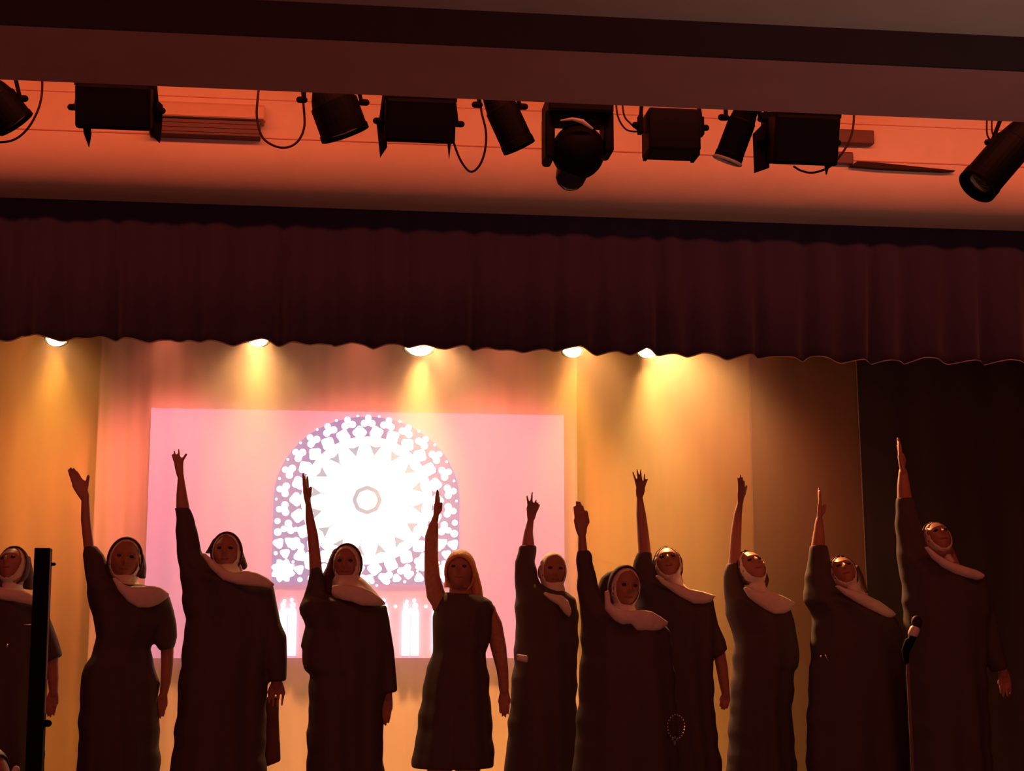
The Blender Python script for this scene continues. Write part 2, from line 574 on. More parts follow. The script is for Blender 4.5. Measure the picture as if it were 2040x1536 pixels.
# ---------------------------------------------------------------- backlights under the valance line
ZP = 3.14
def par_can(root, c, d, r, L, name='lamp_housing', m=M['black'], lens=None, rimm=None):
    """cylindrical can with ribs, mouth at c, pointing along d"""
    d = Vector(d).normalized()
    q = MB()
    c = Vector(c)
    n = 28
    s = d.cross(Vector((0, 1, 0)));
    if s.length < 0.05:
        s = d.cross(Vector((1, 0, 0)))
    s.normalize(); w = s.cross(d).normalized()
    prof = [(0.0, r * 0.90), (0.0, r), (-0.10 * L, r), (-0.11 * L, r * 0.96), (-0.6 * L, r * 0.96), (-0.62 * L, r * 0.9), (-0.78 * L, r * 0.8), (-0.95 * L, r * 0.62), (-1.0 * L, r * 0.4)]
    rings = [[c + d * a + s * (b * math.cos(2 * PI * j / n)) + w * (b * math.sin(2 * PI * j / n)) for j in range(n)] for a, b in [(-0.12 * L, r * 0.88)] + prof]
    q.ring_loft(rings)
    o = q.build(name, m, root, smooth=False)
    e = MB()
    e.ring_loft([[c + d * a + s * (b * math.cos(2 * PI * j / n)) + w * (b * math.sin(2 * PI * j / n)) for j in range(n)] for a, b in ((-0.10 * L, r * 0.87), (-0.06 * L, r * 0.87), (-0.04 * L, r * 0.5), (-0.03 * L, 0.001))])
    e.build('lens', lens or M['lens'], root)
    if rimm:
        g = MB()
        g.tube([c + s * (r * 0.97 * math.cos(2 * PI * j / 24)) + w * (r * 0.97 * math.sin(2 * PI * j / 24)) for j in range(25)], 0.006, n=8)
        g.build('lens_ring', rimm, root)
    return s, w


def yoke(root, c, r, top, axis=Vector((1, 0, 0)), w=0.018, m=M['blackmatt']):
    """flat U bracket and pipe clamp from pivots at c up to the pipe"""
    c = Vector(c)
    q = MB()
    a0, a1 = c - axis * (r + 0.012), c + axis * (r + 0.012)
    top = Vector(top)
    t0, t1 = top - axis * (r * 0.8), top + axis * (r * 0.8)
    q.tube([a0, (a0 + t0) / 2 - axis * 0.004, t0 - Vector((0, 0, 0.02)), top - Vector((0, 0, 0.005)), t1 - Vector((0, 0, 0.02)), (a1 + t1) / 2 + axis * 0.004, a1], 0.007, n=8, sy=2.0)
    yk = q.build('yoke', m, root)
    q = MB()
    q.box((-0.018, -0.022, 0), (0.018, 0.022, 0.05), c=top - Vector((0, 0, 0.01)))
    if top.z < ZP + 0.2 and top.z > ZP:
        q.box((-0.008, -0.012, 0.05), (0.008, 0.012, 0.292), c=top - Vector((0, 0, 0.01)))
    q.build('clamp', m, root, smooth=False, bevel=0.003)
    for p_, s_ in ((a0, -1), (a1, 1)):
        q = MB(); q.tube([p_, p_ + axis * (0.016 * s_)], 0.012, n=10)
        q.build('knob', m, yk)


BL = [(112, 678, 'amber backlight glowing at the valance hem, leftmost', 1.0, 0.062), (514, 679, 'amber backlight glowing above the left half of the pink screen', 1.15, 0.062),
      (836, 693, 'widest and brightest backlight above the rose window', 1.95, 0.09),
      (1141, 701, 'amber backlight just right of the pink screen edge', 1.1, 0.062), (1290, 702, 'rightmost amber backlight glowing below the valance hem', 1.3, 0.062)]
YB = 8.45
mb = MB(); zbar = P(700, 682, YB).z + 0.42
mb.tube([(XL + .05, YB, zbar), (XR - .05, YB, zbar)], 0.024, n=12)
bar = mb.build('lighting_bar', M['blackmatt'])
tag(bar, 'black pipe behind the valance carrying the amber backlights', 'pipe')
for (u, tu, e) in ((60, 60, 15), (514, 514, 8), (838, 838, 8), (1141, 1150, 12), (1290, 1240, 34)):
    c = P(u, 650, YB - 0.1)
    lamp('drape_wash', 'SPOT', c, P(tu, 840, 9.2), e, (1.0, 0.42, 0.06), spot_size=math.radians(88), spot_blend=1.0, shadow_soft_size=0.06)
for (u, v, lab, e, rl) in BL:
    c = P(u, v, YB)
    root = thing('stage_backlight', (c.x, YB, zbar), lab, 'stage light', 'amber backlights behind the valance')
    d = Vector((0, -0.42, -1)).normalized()
    par_can(root, c, d, rl, 0.20, lens=M['glow'])
    q = MB(); q.ellipsoid(c + d * 0.004, (rl * 0.72, rl * 0.72, rl * 0.42), nu=24, nv=14)
    q.build('glowing_bulb', M['glow'], root)
    yoke(root, c - d * 0.09, rl, (c.x, YB + 0.04, zbar - 0.02))
    lamp('backlight_beam', 'SPOT', c + d * (rl * 0.75), c + Vector((0, -0.05, -1)), 250 * e, (1.0, 0.56, 0.15) if e > 1.12 else (1.0, 0.43, 0.06), spot_size=math.radians(76 if e > 2 else 62), spot_blend=1.0, shadow_soft_size=0.13 if e > 2 else 0.06)
    lamp('backlight_spill', 'SPOT', c + d * (rl * 0.75), c + Vector((0, 0.02, -1)), 11 * min(e, 2.4), (1.0, 0.50, 0.12), spot_size=math.radians(150), spot_blend=1.0, shadow_soft_size=0.06)
# rosy spots added at bar height to tint the drapes, without fixtures
for (u, e) in ((40, 26), (330, 72), (720, 70), (1000, 70), (1480, 22)):
    c = P(u, 640, YB)
    lamp('rosy_fill', 'SPOT', (c.x, YB - 0.05, c.z), P(u, 1150, 9.1), e, (1.0, 0.22, 0.14), spot_size=math.radians(95), spot_blend=0.9, shadow_soft_size=0.08)
# rim beams on the performers from the same bar
for (u, aimu, e, col) in ((514, 480, 200, (1, 0.5, 0.2)), (858, 940, 200, (1, 0.5, 0.22)), (1290, 1640, 650, (1, 0.45, 0.16)), (1141, 1340, 160, (1, 0.45, 0.16)), (112, 180, 40, (1, 0.5, 0.2))):
    c = P(u, 676, YB)
    lamp('rim_beam', 'SPOT', (c.x, YB - 0.09, c.z), P(aimu, 1180, 6.9), e, col, spot_size=math.radians(60), spot_blend=0.7, shadow_soft_size=0.05)

# ---------------------------------------------------------------- fixtures hanging behind the beam
YF = 5.40
mb = MB(); mb.tube([(XL + .05, YF, ZP + 0.40), (XR - .05, YF, ZP + 0.40)], 0.024, n=12)
tag(mb.build('lighting_pipe', M['blackmatt']), 'black pipe behind the ceiling beam that the front fixtures hang from', 'pipe')
FG = 'black stage lights hanging in front of the orange bulkhead'
def hang(name, u, lab):
    c = P(u, 220, YF)
    return thing(name, (c.x, YF, ZP + 0.10), lab, 'stage light', FG)


def can_px(u0, v0, u1, v1, r_px, lab, rimm=None, toward=0.0, y=YF):
    """can whose axis runs in the photo from back (u0,v0) to mouth (u1,v1)"""
    a, b = P(u0, v0, y), P(u1, v1, y + toward)
    root = thing('par_light', (a.x, YF, ZP + 0.10), lab, 'stage light', FG)
    d = (b - a)
    par_can(root, b, d, r_px * y / F_PX, d.length, rimm=rimm)
    yoke(root, a.lerp(b, 0.35), r_px * y / F_PX, (a.x, YF, ZP + 0.085))
    return root


can_px(-30, 165, 33, 248, 40, 'tilted black par light cut off by the left edge', toward=0.03)
can_px(650, 165, 688, 269, 52, 'tilted black par light right of the long cable loop', toward=0.03)
can_px(975, 165, 1035, 295, 36, 'slim tilted black par light left of the moving head', toward=0.03)
can_px(1498, 190, 1449, 320, 31, 'tilted black par light with a pale lens ring', rimm=M['rim'], toward=0.06, y=YF - 0.17)
can_px(2060, 240, 1946, 372, 44, 'big black par light pointing down left at the right edge', toward=-0.05)


def fresnel(u0, u1, v0, v1, lab, flapL, flapR, flat=True):
    a, b = P(u0, v0, YF), P(u1, v1, YF)
    cx, cz = (a.x + b.x) / 2, (a.z + b.z) / 2
    root = thing('fresnel_light', (cx, YF, ZP + 0.10), lab, 'stage light', FG)
    w, h = (b.x - a.x) / 2, (a.z - b.z) / 2
    q = MB()
    rt = Matrix.Rotation(math.radians(18), 3, 'X')
    q.box((-w, -0.11, -h), (w, 0.10, h), rot=rt, c=(cx, YF, cz + 0.005))
    q.build('housing', M['black'], root, smooth=False, bevel=0.012)
    q = MB()
    for k in range(5):
        q.box((-w * 1.02, -0.10 + 0.04 * k, h * 0.9), (w * 1.02, -0.085 + 0.04 * k, h * 1.08), rot=rt, c=(cx, YF, cz + 0.005))
    q.build('cooling_fins', M['blackmatt'], root, smooth=False)
    q = MB(); q.tube([Vector((cx, YF, cz)) + rt @ Vector((w * .8 * math.cos(t * PI / 12), 0.108, h * .8 * math.sin(t * PI / 12))) for t in range(25)], 0.008, n=8)
    q.build('lens_ring', M['blackmatt'], root)
    for (pts, y0) in ((flapL, YF + 0.02), (flapR, YF + 0.02)):
        if pts:
            q = MB()
            pp = [P(x, y, YF) for x, y in pts]
            q.prism([(p.x, p.z) for p in pp], y0, y0 + 0.012)
            q.build('barn_door', M['blackmatt'], root, smooth=False)
    yoke(root, (cx, YF, cz), w, (cx, YF, ZP + 0.085))
    return root


fresnel(160, 305, 172, 262, 'wide black fresnel light with pointed barn doors at the left', [(160, 215), (165, 262), (175, 289), (180, 262), (175, 215)], [(296, 180), (323, 205), (321, 250), (317, 280), (298, 262)])
fresnel(766, 903, 200, 288, 'wide black fresnel light between two cable loops', [(768, 205), (772, 288), (758, 309), (751, 242)], [(893, 220), (893, 285), (896, 314), (899, 285), (900, 220)])
fresnel(1526, 1656, 232, 331, 'wide black fresnel light right of the pale ringed par', [(1530, 236), (1536, 330), (1507, 340), (1504, 262)], [(1648, 245), (1648, 330), (1651, 344), (1655, 330), (1655, 245)])
# compact flood box
a, b = P(1285, 225, YF), P(1388, 311, YF)
cx, cz, w, h = (a.x + b.x) / 2, (a.z + b.z) / 2, (b.x - a.x) / 2, (a.z - b.z) / 2
root = thing('flood_light', (cx, YF, ZP + 0.10), 'small square black flood light with side knobs right of the moving head', 'stage light', FG)
mb = MB(); mb.box((-w, -0.07, -h), (w, 0.07, h), c=(cx, YF, cz)); mb.build('housing', M['black'], root, smooth=False, bevel=0.008)
mb = MB(); mb.box((-w * 0.9, 0.07, -h * 0.85), (w * 0.9, 0.078, h * 0.85), c=(cx, YF, cz)); mb.build('lens', M['lens'], root, smooth=False)
yoke(root, (cx, YF, cz + 0.03), w + 0.008, (cx, YF, ZP + 0.085))
for s_ in (-1, 1):
    mb = MB(); mb.box((-0.007, -0.02, -0.035), (0.007, 0.02, 0.03), c=(cx + s_ * (w + 0.018), YF, cz + 0.035)); mb.build('side_bracket', M['blackmatt'], root, smooth=False)
    mb = MB(); mb.box((-0.006, -0.05, -0.008), (0.006, 0.05, 0.008), c=(cx + s_ * (w - 0.006), YF, cz - h - 0.002)); mb.build('foot', M['blackmatt'], root, smooth=False)
# moving head
c = P(1150, 300, YF)
root = thing('moving_head_light', (c.x, YF, ZP + 0.10), 'round headed black moving light hanging between yoke arms', 'stage light', FG)
k = YF / F_PX
mb = MB(); mb.box((-68 * k, -0.10, -18 * k), (68 * k, 0.10, 30 * k), c=P(1150, 225, YF)); mb.build('base', M['black'], root, smooth=False, bevel=0.012)
for s_, lowv in ((-1, 325), (1, 312)):
    mb = MB()
    top, bot = P(1150 + s_ * 58, 228, YF), P(1150 + s_ * 57, lowv, YF)
    mb.box((-10 * k, -0.06, bot.z), (10 * k, 0.06, top.z), c=(top.x, YF, 0)); mb.build('arm', M['black'], root, smooth=False, bevel=0.012)
mb = MB()
def headfn(d, q):
    return Vector((q.x, q.y * (0.85 if d.y > 0 else 1.0), q.z))
mb.ellipsoid(P(1152, 302, YF), (0.094, 0.10, 0.098), nu=28, nv=18)
mb.build('head', M['black'], root)
mb = MB()
tilt = Vector((-0.25, 0.35, -0.9)).normalized()
hc = P(1152, 302, YF)
mb.tube([hc + tilt * 0.05, hc + tilt * 0.088], [0.06, 0.055], n=20)
mb.build('lens', M['lens'], root)
mb = MB()
mb.tube([P(1118, 240, YF - 0.1), P(1140, 237, YF - 0.115), P(1160, 242, YF - 0.115), P(1180, 256, YF - 0.1)], [0.003, 0.006, 0.009, 0.004], n=8)
o = mb.build('trim_stripe', M['rim'], root); o['label'] = 'pale curved stripe across the front'

# cables
def cable(pts, lab, r=0.0042, y=YF + 0.05):
    pp = [P(u, v, y) for u, v in pts]
    # smooth (Catmull-Rom)
    out = []
    ext = [pp[0] * 2 - pp[1]] + pp + [pp[-1] * 2 - pp[-2]]
    for i in range(1, len(ext) - 2):
        for s_ in range(8):
            t = s_ / 8
            a, b, c_, d = ext[i - 1], ext[i], ext[i + 1], ext[i + 2]
            out.append(0.5 * ((2 * b) + (c_ - a) * t + (2 * a - 5 * b + 4 * c_ - d) * t * t + (3 * b - a - 3 * c_ + d) * t ** 3))
    out.append(pp[-1])
    q = MB(); q.tube(out, r, n=8)
    o = q.build('power_cable', M['cable'])
    tag(o, lab, 'cable', 'cables looping from the lighting pipe')


cable([(84, 140), (83, 190), (72, 228), (50, 262), (20, 281), (-30, 284)], 'cable sagging beside the cut off par light at the left edge')
cable([(519, 150), (513, 200), (512, 235), (522, 272), (545, 290), (570, 294), (592, 283), (605, 258), (606, 225), (598, 150)], 'wide U shaped cable loop in front of the air conditioner')
cable([(905, 160), (901, 250), (903, 280), (918, 320), (937, 342), (955, 330), (966, 300), (968, 262), (958, 215), (956, 160)], 'deep narrow cable loop between fresnel and slim par light', y=YF + 0.16)
cable([(1226, 180), (1230, 228), (1244, 255), (1262, 262), (1284, 260)], 'outer of two short cables curving into the flood light', r=0.0035)
cable([(1238, 180), (1243, 228), (1256, 246), (1270, 258)], 'inner of two short cables curving into the flood light', r=0.0035, y=YF + 0.03)
cable([(1702, 190), (1700, 250), (1690, 285), (1670, 315), (1650, 334), (1620, 344), (1596, 340), (1582, 332)], 'cable running under the wide fresnel at the right')
cable([(1968, 200), (1966, 262), (1974, 280), (1990, 295)], 'left cable going into the big right par light', r=0.0035)
cable([(1978, 200), (1976, 258), (1984, 274), (1998, 286)], 'right cable going into the big right par light', r=0.0035, y=YF + 0.03)

# air conditioner and boxes on the bulkhead
a, b = P(300, 206, YW), P(526, 282, YW)
root = thing('air_conditioner', ((a.x + b.x) / 2, YW - 0.08, b.z), 'long cream wall unit with a dark lower louvre behind the lights', 'air conditioner')
hh = a.z - b.z
zm = b.z + hh * 0.46
mb = MB(); mb.ring_loft([[(x, YW - 0.001, a.z), (x, YW - 0.035, a.z), (x, YW - 0.050, a.z - hh * 0.10), (x, YW - 0.085, zm + 0.004), (x, YW - 0.080, zm), (x, YW - 0.001, zm)] for x in (a.x, b.x)])
mb.build('casing', M['cream'], root, smooth=False)
mb = MB(); mb.box((a.x + 0.004, YW - 0.060, b.z), (b.x - 0.014, YW - 0.001, zm))
for k in range(3):
    mb.box((a.x + 0.004, YW - 0.064, b.z + hh * (0.07 + 0.13 * k)), (b.x - 0.014, YW - 0.06, b.z + hh * (0.10 + 0.13 * k)))
mb.build('louvre', M['plastic'], root, smooth=False)
mb = MB(); mb.box((b.x - 0.012, YW - 0.05, b.z + hh * 0.5), (b.x + 0.004, YW - 0.02, a.z - hh * 0.2)); mb.build('end_cap', M['cream'], root, smooth=False)
a, b = P(1640, 262, YW), P(1737, 332, YW)
root = thing('wall_box', ((a.x + b.x) / 2, YW - 0.05, b.z), 'stepped dark box on the bulkhead partly behind the right fresnel', 'box')
mb = MB(); mb.box((a.x, YW - 0.045, a.z - 0.058), (b.x, YW - 0.001, a.z)); mb.build('upper_case', M['plastic'], root, smooth=False, bevel=0.006)
mb = MB(); mb.box((a.x, YW - 0.03, b.z), (b.x - 0.085, YW - 0.001, b.z + 0.05)); mb.build('lower_case', M['plastic'], root, smooth=False, bevel=0.006)
mb = MB()
pp = [P(u, v, YW - 0.02) for u, v in ((1693, 331), (1706, 323), (1745, 325), (1902, 341), (1880, 342), (1750, 336))]
mb.prism([(p.x, p.z) for p in pp], YW - 0.03, YW - 0.001)  # dark wedge shaped sliver set flat on the bulkhead
tag(mb.build('dark_wedge', M['cable'], smooth=False), 'thin dark wedge shaped sliver lying along the bulkhead at the right', 'bracket')


# ---------------------------------------------------------------- people
def head_fn(sc):
    def fn(d, q):
        x, y, z = q
        if z < 0:
            k = -d.z
            x *= 1 - 0.30 * k ** 1.6
            if y < 0:
                y *= 1 - 0.10 * k
            else:
                y *= 1 - 0.35 * k
        if d.y < 0:
            f = -d.y
            g = lambda cx, cz, wx, wz: math.exp(-((d.x - cx) / wx) ** 2 - ((d.z - cz) / wz) ** 2)
            push = 0.0
            push -= 0.014 * (g(-0.40, 0.06, 0.20, 0.13) + g(0.40, 0.06, 0.20, 0.13))
            push += 0.006 * g(0, 0.26, 0.6, 0.10)
            push += 0.030 * g(0, -0.26, 0.13, 0.13) + 0.018 * g(0, -0.08, 0.10, 0.18)
            push += 0.009 * g(0, -0.53, 0.26, 0.06) + 0.008 * g(0, -0.66, 0.24, 0.05) - 0.006 * g(0, -0.60, 0.3, 0.025)
            push += 0.011 * g(0, -0.90, 0.30, 0.14)
            push += 0.005 * (g(-0.55, -0.25, 0.2, 0.2) + g(0.55, -0.25, 0.2, 0.2))
            y -= push * sc * f
        return Vector((x, y, z))
    return fn


def shell(mb, c, R, rad, axis, a0, a1, th, n=40, m=14, squash=None):
    """partial ellipsoid shell between polar angles a0..a1 (deg) around axis, closed with thickness"""
    axis = Vector(axis).normalized()
    s = axis.cross(Vector((0, 0, 1))).normalized()
    w = s.cross(axis).normalized()
    rings = []
    def ring(ang, k):
        out = []
        for j in range(n):
            t = 2 * PI * j / n
            d = axis * math.cos(ang) + (s * math.cos(t) + w * math.sin(t)) * math.sin(ang)
            q = Vector((d.x * (rad[0] + k), d.y * (rad[1] + k), d.z * (rad[2] + k)))
            if squash:
                q = squash(d, q)
            out.append(Vector(c) + R @ q)
        return out
    angs = [math.radians(a0 + (a1 - a0) * i / m) for i in range(m + 1)]
    outer = [ring(a, th) for a in angs]
    inner = [ring(a, 0) for a in angs]
    closed = a1 > 175
    if closed:
        mb.ring_loft(list(reversed(inner)) + outer, cap=True)
    else:
        seq = list(reversed(inner)) + outer
        mb.ring_loft(seq + [seq[0]], cap=False)


def hand(mb, Y, W, K, tips, thumb, wpx=8, wd=0.0, r=0.0088, rp=0.013):
    """palm from wrist W to knuckles K; four fingers ending at tips; thumb given as ((base),(mid),(tip)) or (mid, tip)"""
    Wp, Kp = P(W[0], W[1], Y), P(K[0], K[1], Y)
    ax = (Kp - Wp)
    s = Vector((ax.z, 0, -ax.x)).normalized()          # to the right of the hand in the photo
    hw = wpx * Y / F_PX
    side = s * hw + Vector((0, wd, 0))
    bases = [Kp + side * t for t in (-0.85, -0.28, 0.28, 0.85)]
    for i, b in enumerate(bases):
        wr = Wp + side * (-0.45 + 0.3 * i)
        mb.tube([wr, wr.lerp(b, 0.5), b], [rp * 0.95, rp, rp * 0.88], n=10)
    for i, (b, t) in enumerate(zip(bases, tips)):
        T = P(t[0], t[1], Y) + Vector((0, (t[2] if len(t) > 2 else 0.0) + side.y * (-0.85 + 0.57 * i) * 0.8, 0))
        mid = b.lerp(T, 0.40) + Vector((0, -0.006, 0))
        mid2 = b.lerp(T, 0.72) + Vector((0, -0.004, 0))
        mb.tube([b, mid, mid2, T], [r * 1.05, r, r * 0.9, r * 0.72], n=8)
    if thumb:
        tp = [P(p[0], p[1], Y - 0.012 * i) for i, p in enumerate(thumb)]
        root_ = Wp.lerp(Kp, 0.3) + side * (0.3 if thumb[-1][0] > K[0] else -0.3)
        mb.tube([root_] + tp, [rp, r * 1.25] + [r * 1.0] * (len(tp) - 1) if len(tp) > 1 else [rp, r], n=8)


def hang_hand(mb, Y, W, T, wpx, thumb_du=-8):
    ax = (T[0] - W[0], T[1] - W[1])
    K = (W[0] + ax[0] * 0.40, W[1] + ax[1] * 0.40)
    L = math.hypot(*ax)
    nx, ny = ax[1] / L, -ax[0] / L
    tips = []
    for i, (o_, k) in enumerate(((-0.8, 0.90), (-0.25, 1.0), (0.3, 0.98), (0.8, 0.84))):
        # side vector in hand(): to the right of travel in the photo = (ax.z, -ax.x)
        tips.append((W[0] + ax[0] * k - nx * 0 + o_ * wpx * 1.15 * (-ax[1] / L) * 1.0, W[1] + ax[1] * k + o_ * wpx * 1.15 * (ax[0] / L), -0.008 * (i % 2)))
    hand(mb, Y, W, K, tips, [(K[0] + thumb_du, K[1] - L * 0.08), (K[0] + thumb_du * 0.9, K[1] + L * 0.16)], wpx=wpx * 1.15, r=0.0060, rp=0.0105)


def limb(mb, Y, pts, sy=1.0):
    """limb through photo points (u, v, half width in px[, dy])"""
    mb.tube([P(p[0], p[1], Y + (p[3] if len(p) > 3 else 0)) for p in pts], [p[2] * Y / F_PX for p in pts], n=16, sy=sy)


def person(spec):
    Y = spec['Y']
    k = Y / F_PX
    rows = spec['rows']
    hu, hv, hh = spec['head']                      # head centre, half height in px
    tilt, yaw, roll = spec['pose']                 # degrees: back tilt, turn to photo-left, lean
    base = PZ((rows[-1][1] + rows[-1][2]) / 2, Y, 0.0)
    root = thing('person', base, spec['label'], 'person', spec.get('group', 'performers in habits with one arm raised'))
    bm = MB()
    # ---- head
    hc = P(hu, hv, Y - 0.03)
    H = hh * k
    rad = (H * 0.70, H * 0.84, H)
    R = (Matrix.Rotation(math.radians(roll), 3, 'Y') @ Matrix.Rotation(math.radians(-yaw), 3, 'Z') @ Matrix.Rotation(math.radians(-tilt), 3, 'X'))
    sc = H / 0.115
    bm.ellipsoid(hc, rad, rot=R, nu=56, nv=44, fn=head_fn(sc))
    for s_ in (-1, 1):
        bm.ellipsoid(hc + R @ Vector((s_ * rad[0] * 0.97, 0.012, -0.005)), (0.010, 0.018, 0.030), rot=R, nu=10, nv=8)
    # ---- neck, torso, legs (mostly inside the habit)
    nk = spec.get('neck', (hu, hv + hh * 1.5))
    np_ = P(nk[0], nk[1], Y)
    bm.tube([hc + R @ Vector((0, 0.02, -H * 0.5)), hc.lerp(np_, 0.7) + Vector((0, 0.01, 0)), np_ - Vector((0, 0, 0.03))], [0.052, 0.05, 0.058], n=16)
    cxs = spec.get('spine')
    hip_x = P((rows[-2][1] + rows[-2][2]) / 2, 1400, Y).x if not spec.get('hipx') else P(spec['hipx'], 1400, Y).x
    ch = np_ + Vector((0, 0, -0.16))
    bm.tube([np_ - Vector((0, 0, 0.05)), ch, Vector(((ch.x + hip_x) / 2, Y, 1.02)), Vector((hip_x, Y, 0.86))], [0.055, 0.085, 0.08, 0.088], n=18, sy=0.85)
    for s_ in (-1, 1):
        hx = hip_x + s_ * 0.062
        bm.tube([(hx, Y, 0.86), (hx, Y - 0.005, 0.47), (hx + s_ * 0.004, Y + 0.005, 0.28), (hx + s_ * 0.006, Y + 0.015, 0.085)], [0.062, 0.052, 0.048, 0.036], n=14)
        bm.tube([(hx + s_ * 0.006, Y + 0.03, 0.045), (hx + s_ * 0.012, Y - 0.06, 0.036), (hx + s_ * 0.018, Y - 0.13, 0.026)], [0.036, 0.034, 0.024], n=12)
    # ---- arms
    ua = spec['upper']
    limb(bm, Y, ua)
    if spec.get('hand'):
        hand(bm, Y + (ua[0][3] if len(ua[0]) > 3 else 0), **spec['hand'])
    if spec.get('lower'):
        limb(bm, Y, spec['lower'])
        W, T, wp, td = spec['lhand']
        hang_hand(bm, Y + (spec['lower'][-1][3] if len(spec['lower'][-1]) > 3 else 0), W, T, wp, td)
    b = bm.build('body', M['skin'], root, remesh=0.0042, relax=1)
    # ---- eyes
    for s_ in (-1, 1):
        q = MB(); q.ellipsoid(hc + R @ Vector((s_ * rad[0] * 0.40, -rad[1] * 0.82, H * 0.07)), (0.0115, 0.008, 0.006), rot=R, nu=12, nv=8)
        q.build('eye', M['eye'], root)
    q = MB(); q.tube([hc + R @ Vector((t * 0.021 * sc, -rad[1] * (0.80 - 0.05 * abs(t)), -H * 0.50)) for t in (-1, -0.4, 0.4, 1)], [0.004, 0.0065, 0.0065, 0.004], n=8)
    q.build('lips', M['lips'], root)
    # ---- habit
    q = MB()
    rings = []
    n = 48
    wr = []
    for (v, L, Rr, *hd) in rows:
        a, c = P(L, v, Y), P(Rr, v, Y)
        hw = (c.x - a.x) / 2
        h = hd[0] if hd else min(hw * 0.95, 0.125 + max(0, (v - 1250)) / 286 * 0.05)
        wr.append(((a.x + c.x) / 2, a.z, hw, h))
    if spec.get('hem_z') is None:
        x, z, hw, h = wr[-1]
        for t in (0.33, 0.66, 1.0):
            wr.append((x, z + (0.07 - z) * t, hw * (1 + 0.06 * t), min(h * (1 + 0.1 * t), 0.24)))
    # densify
    dense = []
    for i in range(len(wr) - 1):
        steps = max(1, int(abs(wr[i][1] - wr[i + 1][1]) / 0.03))
        for s_ in range(steps):
            t = s_ / steps
            dense.append(tuple(wr[i][m_] + (wr[i + 1][m_] - wr[i][m_]) * t for m_ in range(4)))
    dense.append(wr[-1])
    ph = spec.get('phase', 0.0)
    ztop = dense[0][1]
    zbot_ = dense[-1][1]
    for (x, z, hw, h) in dense:
        f = max(0.0, min(1.0, (1.30 - z) / 0.9))
        ring = []
        for j in range(n):
            t = 2 * PI * j / n
            rip = 0.010 * math.sin(7 * t + ph + 3 * z) + 0.016 * math.sin(11 * t + 1.7 * ph) * f
            cx_ = math.cos(t)
            sx = math.copysign(abs(cx_) ** 0.92, cx_)
            dep = (1 if hw > 0.08 else 0.3) * rip * (1 - abs(cx_) ** 4)
            wob = 0.0028 * math.sin(37 * z + ph) + 0.003 * math.sin(61 * z + 2 * ph + t)
            ring.append((x + (hw + wob) * sx, Y + (h + dep) * math.sin(t), z))
        rings.append(ring)
    q.ring_loft(rings)
    for sl in spec.get('sleeves', []):
        q.band(sl['pairs'], Y + sl.get('dy', 0.0), sl.get('th', 0.055), n=24)
    rb = q.build(spec.get('garment', 'habit'), spec.get('robe_mat', M['robe']), root, remesh=0.0085, relax=3)
    if spec.get('sheer'):
        q = MB()
        for s_ in spec['sheer']:
            limb(q, Y, s_)
        q.build('sleeve', M['sheer'], root, remesh=0.008, relax=2)
    for ex in spec.get('panels', []):
        q = MB(); q.band(ex['pairs'], Y + ex.get('dy', 0.08), ex.get('th', 0.03), n=16)
        q.build(ex['name'], ex['mat'], root, remesh=0.009)
    # ---- wimple: coif round the face, throat cloth, collar
    xc = np_.x
    if spec.get('coif', True):
        q = MB()
        axf = (0, -1, -0.12)
        shell(q, hc, R, rad, axf, spec.get('face_open', 60), 128, 0.005, squash=None)
        if spec.get('throat'):
            rr = []
            for (v, L, Rr) in spec['throat']:
                a, c = P(L, v, Y - 0.02), P(Rr, v, Y - 0.02)
                hw = (c.x - a.x) / 2
                rr.append([(a.x + hw + hw * math.cos(2 * PI * j / 28), Y - 0.02 + (min(hw, 0.075) + 0.02) * math.sin(2 * PI * j / 28), a.z) for j in range(28)])
            q.ring_loft(rr)
        if spec.get('collar'):
            pr = spec['collar']
            half = spec.get('shoulder', 0.21)
            dy = []
            for a, c in pr:
                xm = (P(a[0], a[1], Y).x + P(c[0], c[1], Y).x) / 2
                tt = min(1.0, abs(xm - xc) / half)
                dy.append(-0.135 * math.sqrt(max(0.0, 1 - tt * tt)) + spec.get('cdy', 0.0))
            th = [0.012] + [0.018] * (len(pr) - 2) + [0.012]
            q.band(pr, Y, th, dy=dy, n=18)
        o = q.build('wimple', M['wimple'], root, remesh=0.006, relax=1)
        o['label'] = 'white wimple and collar'
    # ---- veil
    if spec.get('veil', True):
        q = MB()
        shell(q, hc, R, (rad[0] * 1.10, rad[1] * 1.08, rad[2] * 1.07), (0, -1, -0.35), spec.get('veil_open', 80), 180, 0.008)
        for vb in spec.get('drape', []):
            q.band(vb, Y + 0.06, 0.05, n=16)
        q.build('veil', M['veil'], root, remesh=0.0075, relax=2)
    for ex in spec.get('hair', []):
        q = MB()
        shell(q, hc, R, (rad[0] * 1.04, rad[1] * 1.05, rad[2] * 1.05), (0, -1, -0.75), 66, 180, 0.012)
        for vb in ex:
            q.band(vb, Y + 0.04, 0.045, n=16)
        q.build('hair', M['hair'], root, remesh=0.007, relax=1)
    return root


PEOPLE = []
